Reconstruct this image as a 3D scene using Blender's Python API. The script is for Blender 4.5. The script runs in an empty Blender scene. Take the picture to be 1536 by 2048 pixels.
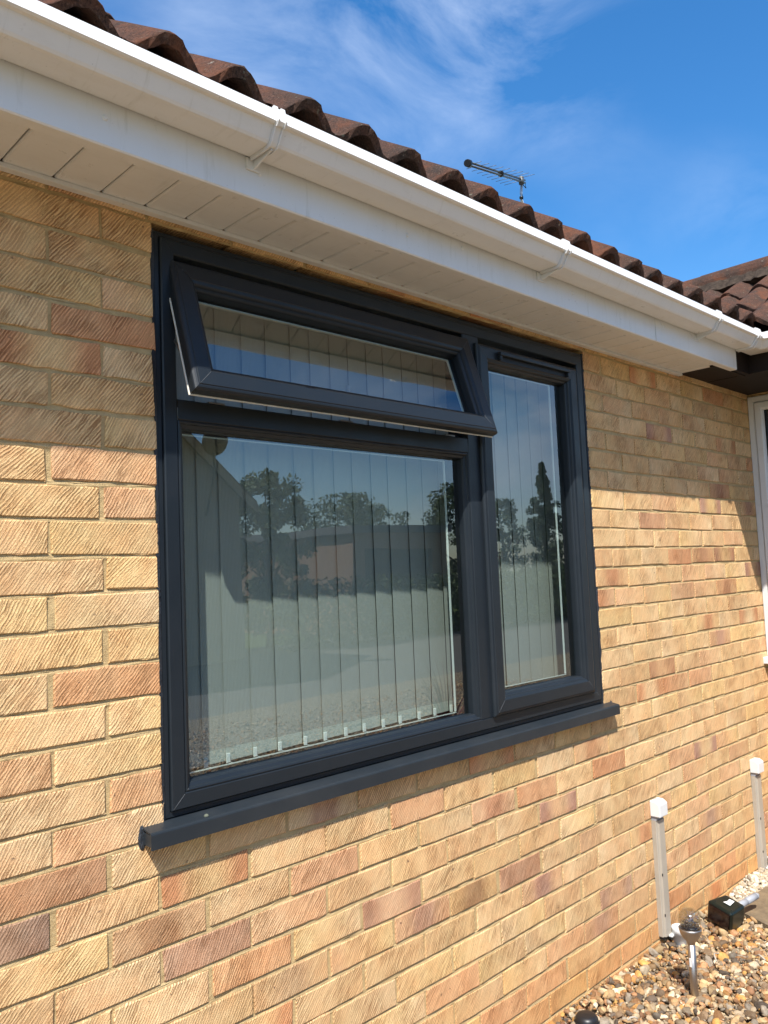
import bpy, bmesh, math, random
import numpy as np
from mathutils import Vector, Matrix, Euler

random.seed(7)
rng = np.random.default_rng(11)
R = math.radians
sc = bpy.context.scene
col = sc.collection
G = 2.28                                  # height of the window head above the gravel

# ------------------------------------------------------------------ camera
cam_d = bpy.data.cameras.new('camera')
cam = bpy.data.objects.new('camera', cam_d)
col.objects.link(cam)
rt = Vector((0.7171037, -0.6957156, -0.0417375))
dn = Vector((0.0235272, 0.0840139, -0.9961868))
fw = Vector((0.6965693, 0.7133873, 0.0766149))
m = Matrix((( rt.x, -dn.x, -fw.x, -0.8660513),
            ( rt.y, -dn.y, -fw.y, -1.6074430),
            ( rt.z, -dn.z, -fw.z, -0.8119063 + G),
            (0, 0, 0, 1)))
cam.matrix_world = m
cam_d.sensor_fit = 'HORIZONTAL'
cam_d.sensor_width = 36.0
cam_d.lens = 1613.086 / 1536 * 36
cam_d.clip_start = 0.02
cam_d.clip_end = 600
sc.camera = cam

# ------------------------------------------------------------------ light
SUN = Vector((1.05, 1.0, -2.09)).normalized()          # the way the light travels
elev = math.asin(-SUN.z)
azim = math.atan2(-SUN.x, -SUN.y)                      # from +Y, clockwise
w = bpy.data.worlds.new('World')
sc.world = w
w.use_nodes = True
nt = w.node_tree
bgn = nt.nodes['Background']
sky = nt.nodes.new('ShaderNodeTexSky')
sky.sky_type = 'NISHITA'
sky.sun_disc = False
sky.sun_elevation = elev
sky.sun_rotation = azim
sky.altitude = 0
sky.air_density = 1.0
sky.dust_density = 0.7
sky.ozone_density = 3.2
def wn(t, **k):
    n = nt.nodes.new(t)
    for a, b in k.items(): setattr(n, a, b)
    return n
tc = wn('ShaderNodeTexCoord')
mp = wn('ShaderNodeMapping')
mp.inputs['Rotation'].default_value = (R(20), R(-34), R(38))
mp.inputs['Scale'].default_value = (1.0, 2.1, 3.4)
nt.links.new(tc.outputs['Generated'], mp.inputs['Vector'])
n1 = wn('ShaderNodeTexNoise', noise_dimensions='4D')
n1.inputs['W'].default_value = 5.1
n1.inputs['Scale'].default_value = 2.6
n1.inputs['Detail'].default_value = 9
n1.inputs['Roughness'].default_value = 0.60
n1.inputs['Distortion'].default_value = 0.6
nt.links.new(mp.outputs['Vector'], n1.inputs['Vector'])
n2 = wn('ShaderNodeTexNoise', noise_dimensions='4D')
n2.inputs['W'].default_value = 2.2
n2.inputs['Scale'].default_value = 1.7
n2.inputs['Detail'].default_value = 2
nt.links.new(tc.outputs['Generated'], n2.inputs['Vector'])
r1 = wn('ShaderNodeMapRange'); r1.inputs['From Min'].default_value = 0.42; r1.inputs['From Max'].default_value = 0.86
r2 = wn('ShaderNodeMapRange'); r2.inputs['From Min'].default_value = 0.42; r2.inputs['From Max'].default_value = 0.64
nt.links.new(n1.outputs['Fac'], r1.inputs['Value'])
nt.links.new(n2.outputs['Fac'], r2.inputs['Value'])
mu = wn('ShaderNodeMath', operation='MULTIPLY')
nt.links.new(r1.outputs[0], mu.inputs[0]); nt.links.new(r2.outputs[0], mu.inputs[1])
hs = wn('ShaderNodeHueSaturation')
hs.inputs['Saturation'].default_value = 1.32
hs.inputs['Hue'].default_value = 0.500
nt.links.new(sky.outputs[0], hs.inputs['Color'])
mx = wn('ShaderNodeMix', data_type='RGBA')
nt.links.new(mu.outputs[0], mx.inputs['Factor'])
nt.links.new(hs.outputs[0], mx.inputs['A'])
mx.inputs['B'].default_value = (5.6, 6.2, 7.2, 1)
nt.links.new(mx.outputs['Result'], bgn.inputs['Color'])
bgn.inputs['Strength'].default_value = 0.125

sun_d = bpy.data.lights.new('sun', 'SUN')
sun_d.energy = 4.8
sun_d.angle = R(0.53)
sun_d.color = (1.0, 0.965, 0.91)
sun = bpy.data.objects.new('sun', sun_d)
sun.rotation_euler = SUN.to_track_quat('-Z', 'Y').to_euler()
sun.location = (-6, -6, 14)
col.objects.link(sun)

vs = sc.view_settings
vs.view_transform = 'Standard'
vs.look = 'None'
vs.gamma = 1
vs.exposure = 0.85
vs.use_curve_mapping = False
sc.cycles.max_bounces = 8
sc.cycles.diffuse_bounces = 4
sc.cycles.glossy_bounces = 4
sc.cycles.transparent_max_bounces = 14

# ------------------------------------------------------------------ helpers
class MB:
    """collects vertices, faces, per-vertex colour; build() links ONE mesh object"""
    def __init__(s): s.v = []; s.f = []; s.c = []; s.smooth = []
    def add(s, vs_, fs, color=None, smooth=False):
        o = len(s.v)
        s.v.extend([tuple(p) for p in vs_])
        s.f.extend([tuple(i + o for i in f) for f in fs])
        s.smooth.extend([smooth] * len(fs))
        if color is None: color = (1, 1, 1)
        if len(color) == len(vs_) and not isinstance(color[0], (int, float)):
            s.c.extend(color)
        else:
            s.c.extend([color] * len(vs_))
        return s
    def box(s, x0, x1, y0, y1, z0, z1, color=None, bev=0.0):
        if bev <= 0:
            V = [(x0,y0,z0),(x1,y0,z0),(x1,y1,z0),(x0,y1,z0),(x0,y0,z1),(x1,y0,z1),(x1,y1,z1),(x0,y1,z1)]
            F = [(0,3,2,1),(4,5,6,7),(0,1,5,4),(1,2,6,5),(2,3,7,6),(3,0,4,7)]
            return s.add(V, F, color)
        bm = bmesh.new()
        bmesh.ops.create_cube(bm, size=1)
        for v in bm.verts:
            v.co = Vector(((x0+x1)/2 + v.co.x*(x1-x0), (y0+y1)/2 + v.co.y*(y1-y0), (z0+z1)/2 + v.co.z*(z1-z0)))
        bmesh.ops.bevel(bm, geom=list(bm.edges), offset=bev, segments=2, profile=0.5, affect='EDGES')
        bm.verts.index_update()
        s.add([v.co.copy() for v in bm.verts], [[v.index for v in f.verts] for f in bm.faces], color)
        bm.free()
        return s
    def tube(s, pts, rad, n=10, color=None, cap=True, smooth=True):
        pts = [Vector(p) for p in pts]
        if isinstance(rad, (int, float)): rad = [rad]*len(pts)
        V = []; F = []
        up = Vector((0,0,1))
        for i, p in enumerate(pts):
            t = (pts[min(i+1, len(pts)-1)] - pts[max(i-1, 0)]).normalized()
            a = t.cross(up)
            if a.length < 1e-3: a = t.cross(Vector((1,0,0)))
            a.normalize(); b = t.cross(a)
            for j in range(n):
                q = 2*math.pi*j/n
                V.append(p + (a*math.cos(q) + b*math.sin(q))*rad[i])
        for i in range(len(pts)-1):
            for j in range(n):
                F.append((i*n+j, i*n+(j+1)%n, (i+1)*n+(j+1)%n, (i+1)*n+j))
        s.add(V, F, color, smooth)
        if cap:
            o = len(s.v) - len(V)
            s.f.append(tuple(o+j for j in range(n))); s.smooth.append(False)
            s.f.append(tuple(o+(len(pts)-1)*n+j for j in reversed(range(n)))); s.smooth.append(False)
        return s
    def lathe(s, cx, cy, prof, n=28, color=None, smooth=True):
        V = []; F = []
        for r, z in prof:
            for j in range(n):
                q = 2*math.pi*j/n
                V.append((cx + r*math.cos(q), cy + r*math.sin(q), z))
        for i in range(len(prof)-1):
            for j in range(n):
                F.append((i*n+j, i*n+(j+1)%n, (i+1)*n+(j+1)%n, (i+1)*n+j))
        return s.add(V, F, color, smooth)
    def rectsweep(s, x0, x1, z0, z1, prof, gap=0.0, color=None, closed=True):
        """mitred frame: prof = [(inset, y)...] swept round the rectangle in the XZ plane, four rails with a hairline at each mitre"""
        n = len(prof)
        for side in range(4):
            V = []
            for end in (0, 1):
                for d, y in prof:
                    if side == 0:   # bottom
                        x = (x0 + d + gap) if end == 0 else (x1 - d - gap); z = z0 + d
                    elif side == 1: # right
                        x = x1 - d; z = (z0 + d + gap) if end == 0 else (z1 - d - gap)
                    elif side == 2: # top
                        x = (x1 - d - gap) if end == 0 else (x0 + d + gap); z = z1 - d
                    else:
                        x = x0 + d; z = (z1 - d - gap) if end == 0 else (z0 + d + gap)
                    V.append((x, y, z))
            F = []
            for i in range(n if closed else n-1):
                j = (i+1) % n
                F.append((i, j, n+j, n+i))
            s.add(V, F, color)
        return s
    def xform(s, M, start=0):
        for i in range(start, len(s.v)):
            s.v[i] = tuple(M @ Vector(s.v[i]))
        return s
    def mesh(s, name):
        me = bpy.data.meshes.new(name)
        me.from_pydata(s.v, [], s.f)
        me.polygons.foreach_set('use_smooth', s.smooth)
        a = me.attributes.new('tint', 'FLOAT_COLOR', 'POINT')
        buf = np.ones((len(s.v), 4), np.float32)
        buf[:, :3] = np.array(s.c, np.float32).reshape(-1, 3)
        a.data.foreach_set('color', buf.ravel())
        me.update()
        return me
    def build(s, name, mat=None, parent=None, fix=True):
        me = s.mesh(name)
        if fix:
            bm = bmesh.new(); bm.from_mesh(me)
            bmesh.ops.recalc_face_normals(bm, faces=bm.faces)
            bm.to_mesh(me); bm.free()
        return link(name, me, mat, parent)

def link(name, me, mat=None, parent=None):
    o = bpy.data.objects.new(name, me)
    col.objects.link(o)
    if mat is not None:
        me.materials.clear(); me.materials.append(mat)
    if parent is not None: o.parent = parent
    return o
def empty(name, parent=None, loc=(0,0,0)):
    o = bpy.data.objects.new(name, None)
    o.empty_display_size = 0.1
    o.location = loc
    col.objects.link(o)
    if parent is not None: o.parent = parent
    return o
def tag(o, label=None, cat=None, group=None, kind=None):
    if label: o['label'] = label
    if cat: o['category'] = cat
    if group: o['group'] = group
    if kind: o['kind'] = kind
    return o

# ------------------------------------------------------------------ materials
class Mat:
    def __init__(s, name, rough=0.6, color=(0.5,0.5,0.5), spec=0.4, metal=0.0):
        s.m = bpy.data.materials.new(name); s.m.use_nodes = True
        s.t = s.m.node_tree; s.b = s.t.nodes['Principled BSDF']
        s.b.inputs['Base Color'].default_value = (*color, 1)
        s.b.inputs['Roughness'].default_value = rough
        s.b.inputs['Specular IOR Level'].default_value = spec
        s.b.inputs['Metallic'].default_value = metal
    def n(s, t, **k):
        x = s.t.nodes.new(t)
        for a, b in k.items():
            if a.startswith('i_'): x.inputs[a[2:].replace('_', ' ')].default_value = b
            else: setattr(x, a, b)
        return x
    def l(s, a, b): s.t.links.new(a, b)
    def attr(s, name): return s.n('ShaderNodeAttribute', attribute_name=name)
    def pos(s): return s.n('ShaderNodeNewGeometry').outputs['Position']
    def obj(s): return s.n('ShaderNodeTexCoord').outputs['Object']
    def noise(s, vec, scale, detail=4, rough=0.55, dist=0.0):
        x = s.n('ShaderNodeTexNoise'); x.inputs['Scale'].default_value = scale
        x.inputs['Detail'].default_value = detail; x.inputs['Roughness'].default_value = rough
        x.inputs['Distortion'].default_value = dist
        s.l(vec, x.inputs['Vector']); return x.outputs['Fac']
    def rng(s, val, a, b, c=0.0, d=1.0):
        x = s.n('ShaderNodeMapRange'); x.inputs['From Min'].default_value = a; x.inputs['From Max'].default_value = b
        x.inputs['To Min'].default_value = c; x.inputs['To Max'].default_value = d
        s.l(val, x.inputs['Value']); return x.outputs[0]
    def math(s, op, a, b):
        x = s.n('ShaderNodeMath', operation=op)
        for i, q in enumerate((a, b)):
            if isinstance(q, (int, float)): x.inputs[i].default_value = q
            else: s.l(q, x.inputs[i])
        return x.outputs[0]
    def mix(s, fac, a, b, mode='MIX'):
        x = s.n('ShaderNodeMix', data_type='RGBA', blend_type=mode)
        if isinstance(fac, (int, float)): x.inputs['Factor'].default_value = fac
        else: s.l(fac, x.inputs['Factor'])
        for nm, q in (('A', a), ('B', b)):
            if isinstance(q, tuple): x.inputs[nm].default_value = (*q[:3], 1)
            else: s.l(q, x.inputs[nm])
        return x.outputs['Result']
    def mapping(s, vec, scale=(1,1,1), rot=(0,0,0)):
        x = s.n('ShaderNodeMapping'); x.inputs['Scale'].default_value = scale; x.inputs['Rotation'].default_value = rot
        s.l(vec, x.inputs['Vector']); return x.outputs[0]
    def bump(s, h, dist, strength=1.0, prev=None):
        x = s.n('ShaderNodeBump'); x.inputs['Distance'].default_value = dist; x.inputs['Strength'].default_value = strength
        s.l(h, x.inputs['Height'])
        if prev is not None: s.l(prev, x.inputs['Normal'])
        return x.outputs[0]
    def color(s, c): s.l(c, s.b.inputs['Base Color'])
    def normal(s, c): s.l(c, s.b.inputs['Normal'])

# brick: buff, drag-wired diagonal face
def brick_material():
    M = Mat('drag_faced_buff_brick', rough=0.9, spec=0.15)
    P = M.pos()
    tint = M.attr('tint').outputs['Color']
    rnd = M.attr('seed').outputs['Vector']        # per-brick: (offset, offset, angle)
    add = M.n('ShaderNodeVectorMath', operation='ADD'); M.l(P, add.inputs[0]); M.l(rnd, add.inputs[1])
    sep = M.n('ShaderNodeSeparateXYZ'); M.l(rnd, sep.inputs[0])
    rot = M.n('ShaderNodeVectorRotate', rotation_type='Y_AXIS'); M.l(add.outputs[0], rot.inputs['Vector']); M.l(sep.outputs['Y'], rot.inputs['Angle'])
    # small waviness of the drag lines
    wv = M.n('ShaderNodeTexNoise'); wv.inputs['Scale'].default_value = 26; wv.inputs['Detail'].default_value = 3; M.l(add.outputs[0], wv.inputs['Vector'])
    wsub = M.n('ShaderNodeVectorMath', operation='SCALE'); M.l(wv.outputs['Color'], wsub.inputs[0]); wsub.inputs['Scale'].default_value = 0.0075
    wadd = M.n('ShaderNodeVectorMath', operation='ADD'); M.l(rot.outputs[0], wadd.inputs[0]); M.l(wsub.outputs[0], wadd.inputs[1])
    st = M.mapping(wadd.outputs[0], scale=(430, 60, 22))
    dn_ = M.noise(st, 1.0, 3.0, 0.6)
    wave = M.n('ShaderNodeTexWave', wave_type='BANDS', bands_direction='X', wave_profile='SIN'); wave.inputs['Scale'].default_value = 50
    wave.inputs['Distortion'].default_value = 2.2; wave.inputs['Detail'].default_value = 2; wave.inputs['Detail Scale'].default_value = 1.6
    M.l(wadd.outputs[0], wave.inputs['Vector'])
    drag = M.math('ADD', M.math('MULTIPLY', M.math('SUBTRACT', wave.outputs['Fac'], 0.5), 0.22), dn_)
    drag2 = M.rng(drag, 0.36, 0.60)
    grit = M.noise(P, 380, 3, 0.75)
    patch = M.noise(add.outputs[0], 16, 4, 0.6)
    fine = M.noise(P, 420, 3, 0.7)
    smoothpatch = M.rng(M.noise(add.outputs[0], 11, 2), 0.42, 0.62, 0.35, 1.0)
    # colour
    c = M.mix(M.rng(patch, 0.35, 0.7, 0.0, 0.55), tint, M.mix(1.0, tint, (1.0, 0.80, 0.70), 'MULTIPLY'))
    c = M.mix(M.math('MULTIPLY', M.rng(drag, 0.36, 0.54, 0.80, 0.0), smoothpatch), c, M.mix(1.0, c, (0.42, 0.33, 0.27), 'MULTIPLY'))
    c = M.mix(M.rng(drag, 0.54, 0.66, 0.0, 0.6), c, M.mix(1.0, c, (1.34, 1.36, 1.40), 'MULTIPLY'))
    c = M.mix(M.rng(fine, 0.54, 0.68, 0.0, 0.70), c, M.mix(1.0, c, (0.62, 0.50, 0.44), 'MULTIPLY'))
    c = M.mix(M.rng(M.noise(P, 55, 2), 0.70, 0.76, 0.0, 0.75), c, (0.10, 0.06, 0.045))
    M.color(c)
    h = M.math('ADD', M.math('MULTIPLY', drag2, smoothpatch), M.math('MULTIPLY', grit, 0.75))
    M.normal(M.bump(h, 0.0021, 1.0))
    return M.m

def mortar_material():
    M = Mat('sandy_mortar', rough=0.95, spec=0.1)
    P = M.pos()
    a = M.noise(P, 40, 5, 0.65); g = M.noise(P, 900, 2, 0.6)
    c = M.mix(M.rng(a, 0.3, 0.7), (0.44, 0.310, 0.150), (0.58, 0.425, 0.215))
    c = M.mix(M.rng(g, 0.58, 0.7, 0, 0.5), c, (0.16, 0.115, 0.065))
    M.color(c)
    h = M.math('ADD', M.math('MULTIPLY', a, 1.0), M.math('MULTIPLY', g, 0.35))
    M.normal(M.bump(h, 0.006, 1.0))
    return M.m

def plain(name, color, rough=0.5, spec=0.4, metal=0.0, bump=0.0, bscale=300, var=0.0, vscale=6, var_c=None):
    M = Mat(name, rough, color, spec, metal)
    P = M.pos()
    if var > 0:
        dark = var_c or tuple(q*0.6 for q in color)
        M.color(M.mix(M.rng(M.noise(P, vscale, 6, 0.65), 0.40, 0.72, 0, var), tuple(color), tuple(dark)))
    if bump > 0:
        M.normal(M.bump(M.noise(P, bscale, 3), bump, 0.7))
    return M.m

def upvc_white():
    M = Mat('white_upvc', rough=0.32, color=(0.63, 0.63, 0.62), spec=0.45)
    P = M.pos()
    streak = M.noise(M.mapping(P, scale=(9, 40, 3)), 1.0, 6, 0.7)
    grime = M.noise(P, 14, 6, 0.7)
    c = M.mix(M.rng(streak, 0.5, 0.8, 0, 0.22), (0.63, 0.63, 0.62), (0.45, 0.43, 0.39))
    c = M.mix(M.rng(grime, 0.62, 0.80, 0, 0.3), c, (0.40, 0.38, 0.34))
    drip = M.noise(M.mapping(P, scale=(55, 6, 5)), 1.0, 5, 0.7)
    c = M.mix(M.rng(drip, 0.58, 0.78, 0, 0.35), c, (0.30, 0.29, 0.22))
    c = M.mix(M.rng(M.noise(P, 150, 2), 0.74, 0.80, 0, 0.6), c, (0.12, 0.11, 0.09))
    M.color(c)
    M.l(M.rng(grime, 0.3, 0.7, 0.25, 0.45), M.b.inputs['Roughness'])
    M.normal(M.bump(M.noise(M.mapping(P, scale=(4, 60, 60)), 1.0, 2), 0.0008, 0.25))
    return M.m

def tile_material():
    M = Mat('granular_concrete_tile', rough=0.95, spec=0.15)
    P = M.pos()
    info = M.n('ShaderNodeObjectInfo')
    g = M.noise(P, 190, 4, 0.8); b = M.noise(P, 13, 5, 0.65); l = M.noise(P, 26, 6, 0.7, 0.3)
    c = M.mix(info.outputs['Random'], (0.088, 0.045, 0.031), (0.125, 0.058, 0.037))
    c = M.mix(M.rng(b, 0.40, 0.66), c, (0.055, 0.038, 0.030))
    c = M.mix(M.rng(g, 0.50, 0.62, 0, 0.8), c, (0.022, 0.017, 0.014))
    c = M.mix(M.rng(g, 0.34, 0.43, 0.55, 0.0), c, (0.23, 0.14, 0.10))
    c = M.mix(M.rng(l, 0.66, 0.72, 0, 0.85), c, (0.36, 0.34, 0.28))
    c = M.mix(M.rng(M.noise(P, 60, 3), 0.66, 0.71, 0, 0.8), c, (0.16, 0.15, 0.11))
    c = M.mix(M.rng(M.noise(P, 7, 4, 0.7), 0.50, 0.66, 0, 0.6), c, (0.17, 0.062, 0.030))
    M.color(c)
    M.normal(M.bump(M.math('ADD', g, M.math('MULTIPLY', b, 1.0)), 0.006, 1.0))
    return M.m

def glass_material(name='window_glass', r0=0.155, tcol=(0.81, 0.855, 0.835)):
    m_ = bpy.data.materials.new(name); m_.use_nodes = True
    t = m_.node_tree; t.nodes.clear()
    out = t.nodes.new('ShaderNodeOutputMaterial')
    mixn = t.nodes.new('ShaderNodeMixShader')
    tr = t.nodes.new('ShaderNodeBsdfTransparent'); tr.inputs[0].default_value = (*tcol, 1)
    gl = t.nodes.new('ShaderNodeBsdfGlossy'); gl.inputs['Roughness'].default_value = 0.0; gl.inputs['Color'].default_value = (0.96, 0.98, 1.0, 1)
    ge = t.nodes.new('ShaderNodeNewGeometry')
    dot = t.nodes.new('ShaderNodeVectorMath'); dot.operation = 'DOT_PRODUCT'
    t.links.new(ge.outputs['Normal'], dot.inputs[0]); t.links.new(ge.outputs['Incoming'], dot.inputs[1])
    def mt(op, a, b):
        x = t.nodes.new('ShaderNodeMath'); x.operation = op
        for i, q in enumerate((a, b)):
            if isinstance(q, (int, float)): x.inputs[i].default_value = q
            else: t.links.new(q, x.inputs[i])
        return x.outputs[0]
    cosv = mt('ABSOLUTE', dot.outputs['Value'], 0)
    one = mt('SUBTRACT', 1.0, cosv)
    p5 = mt('POWER', one, 5.0)
    sch = mt('ADD', mt('MULTIPLY', p5, 1 - r0), r0)
    fac = mt('MULTIPLY', sch, mt('SUBTRACT', 1.0, ge.outputs['Backfacing']))
    # very slight float-glass waviness
    no = t.nodes.new('ShaderNodeTexNoise'); no.inputs['Scale'].default_value = 3.0; no.inputs['Detail'].default_value = 1
    t.links.new(ge.outputs['Position'], no.inputs['Vector'])
    bp = t.nodes.new('ShaderNodeBump'); bp.inputs['Distance'].default_value = 0.0012; bp.inputs['Strength'].default_value = 0.6
    t.links.new(no.outputs['Fac'], bp.inputs['Height']); t.links.new(bp.outputs[0], gl.inputs['Normal'])
    t.links.new(fac, mixn.inputs[0]); t.links.new(tr.outputs[0], mixn.inputs[1]); t.links.new(gl.outputs[0], mixn.inputs[2])
    t.links.new(mixn.outputs[0], out.inputs[0])
    return m_

def stone_material():
    M = Mat('flint_pebble', rough=0.75, spec=0.3)
    P = M.pos()
    tint = M.attr('tint').outputs['Color']
    n_ = M.noise(P, 120, 4, 0.65)
    c = M.mix(M.rng(n_, 0.42, 0.70, 0, 0.6), tint, M.mix(1.0, tint, (0.55, 0.42, 0.32), 'MULTIPLY'))
    c = M.mix(M.rng(M.noise(P, 300, 2), 0.6, 0.72, 0, 0.4), c, (0.10, 0.075, 0.055))
    M.color(c)
    M.normal(M.bump(n_, 0.003, 0.6))
    return M.m

def fabric_material():
    M = Mat('ribbed_blind_fabric', rough=0.95, color=(0.24, 0.25, 0.235), spec=0.05)
    tcn = M.n('ShaderNodeTexCoord').outputs['Object']
    rib = M.n('ShaderNodeTexWave', wave_type='BANDS', bands_direction='X'); rib.inputs['Scale'].default_value = 75
    rib.inputs['Distortion'].default_value = 0.6; rib.inputs['Detail'].default_value = 1
    M.l(tcn, rib.inputs['Vector'])
    n_ = M.noise(M.mapping(tcn, scale=(900, 900, 25)), 1.0, 2)
    f = M.math('ADD', M.math('MULTIPLY', rib.outputs['Fac'], 0.6), M.math('MULTIPLY', n_, 0.5))
    M.color(M.mix(f, (0.31, 0.305, 0.29), (0.49, 0.485, 0.46)))
    M.b.inputs['Transmission Weight'].default_value = 0.0
    return M.m

MB_ = brick_material(); MM = mortar_material()
M_frame = Mat('anthracite_foil', rough=0.38, color=(0.0112, 0.0152, 0.0195), spec=0.30)
_P = M_frame.pos()
M_frame.normal(M_frame.bump(M_frame.noise(_P, 900, 2), 0.0003, 0.35))
M_frame.color(M_frame.mix(M_frame.rng(M_frame.noise(_P, 5, 6, 0.7), 0.5, 0.8, 0, 0.5), (0.0112, 0.0152, 0.0195), (0.021, 0.024, 0.028)))
M_frame.l(M_frame.rng(M_frame.noise(_P, 9, 5), 0.3, 0.7, 0.30, 0.46), M_frame.b.inputs['Roughness'])
M_frame = M_frame.m
M_sill = plain('dusty_anthracite_aluminium', (0.0155, 0.0205, 0.0255), 0.42, 0.32, 0, 0.0003, 900, 0.5, 7, (0.036, 0.039, 0.041))
M_black = plain('black_gasket', (0.008, 0.008, 0.009), 0.5, 0.3)
M_seal = plain('dark_grey_sealant', (0.020, 0.023, 0.028), 0.45, 0.4, 0, 0.003, 160)
M_white = upvc_white()
M_cream = plain('cream_inner_upvc', (0.70, 0.67, 0.58), 0.4, 0.4)
M_spacer = plain('aluminium_spacer', (0.80, 0.82, 0.80), 0.4, 0.5, 0.2)
M_tile = tile_material()
M_glass = glass_material()
M_fabric = fabric_material()
M_fabric_hem = plain('blind_hem_fabric', (0.55, 0.57, 0.53), 0.95, 0.05, 0, 0, 300, 0.3, 300)
M_clip = plain('white_plastic_clip', (0.88, 0.89, 0.87), 0.4, 0.4)
M_brown = plain('dark_brown_timber', (0.013, 0.0075, 0.006), 0.6, 0.25, 0, 0.001, 60, 0.6, 10, (0.007, 0.005, 0.004))
M_room = plain('room_plaster', (0.32, 0.31, 0.29), 0.9, 0.1)
M_deck = plain('roof_underlay', (0.025, 0.022, 0.02), 0.95, 0.05)
M_lead = plain('lead_valley', (0.10, 0.10, 0.11), 0.6, 0.4)
M_steel = plain('brushed_steel', (0.42, 0.39, 0.36), 0.40, 0.5, 1.0, 0.0003, 700)
M_alu = plain('weathered_aluminium', (0.16, 0.165, 0.16), 0.5, 0.5, 0.7, 0.0, 100, 0.5, 30, (0.09, 0.09, 0.085))
M_pole = plain('galvanised_pole', (0.55, 0.55, 0.53), 0.4, 0.5, 0.6)
M_blackp = plain('black_plastic', (0.012, 0.012, 0.013), 0.4, 0.4)
M_green = plain('dark_green_plastic', (0.003, 0.008, 0.0065), 0.30, 0.4, 0, 0.0005, 400)
M_greypl = plain('grey_plastic_pipe', (0.28, 0.29, 0.31), 0.35, 0.4)
M_trunk = plain('weathered_cream_trunking', (0.36, 0.315, 0.25), 0.42, 0.4, 0, 0.0, 1, 0.45, 12, (0.26, 0.23, 0.18))
M_cap = plain('white_plastic_cap', (0.62, 0.62, 0.60), 0.35, 0.4)
M_cup = plain('pale_grey_pipe', (0.62, 0.62, 0.60), 0.4, 0.4, 0, 0, 1, 0.3, 20)
M_stone = stone_material()

bungalow = tag(empty('bungalow'), 'buff brick bungalow with white gutter and dark grey window', 'house')

# ------------------------------------------------------------------ ground
def ground_material():
    M = Mat('gravelled_ground', rough=0.95, spec=0.1)
    P = M.pos()
    v = M.n('ShaderNodeTexVoronoi'); v.inputs['Scale'].default_value = 52; M.l(P, v.inputs['Vector'])
    n_ = M.noise(P, 8, 5)
    sep = M.n('ShaderNodeSeparateColor'); M.l(v.outputs['Color'], sep.inputs[0])
    c = M.mix(sep.outputs[0], (0.48, 0.37, 0.23), (0.32, 0.24, 0.15))
    c = M.mix(M.rng(sep.outputs[1], 0.75, 0.9), c, (0.58, 0.52, 0.40))
    c = M.mix(M.rng(v.outputs['Distance'], 0.35, 0.75), c, (0.05, 0.037, 0.025))
    M.color(c)
    M.normal(M.bump(M.math('MULTIPLY', v.outputs['Distance'], -1.0), 0.012, 1.0))
    return M.m
M_grass = plain('mown_grass', (0.055, 0.085, 0.022), 0.95, 0.1, 0, 0.03, 40, 0.8, 3, (0.085, 0.095, 0.030))
M_tarmac = plain('block_paving', (0.125, 0.118, 0.105), 0.9, 0.2, 0, 0.006, 160, 0.6, 1.5, (0.10, 0.095, 0.085))
tag(MB().add([(-300,-300,-0.05),(300,-300,-0.05),(300,300,-0.05),(-300,300,-0.05)], [(0,1,2,3)]).build('ground', M_grass), kind='structure')
tag(MB().add([(-9,-6.2,-0.012),(16,-6.2,-0.012),(16,0.15,-0.012),(-9,0.15,-0.012)], [(0,1,2,3)]).build('gravel_bed', ground_material()), kind='structure')
tag(MB().add([(-20,-13.2,-0.03),(60,-13.2,-0.03),(60,-6.2,-0.03),(-20,-6.2,-0.03)], [(0,1,2,3)]).build('driveway', M_tarmac), kind='structure')

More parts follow.
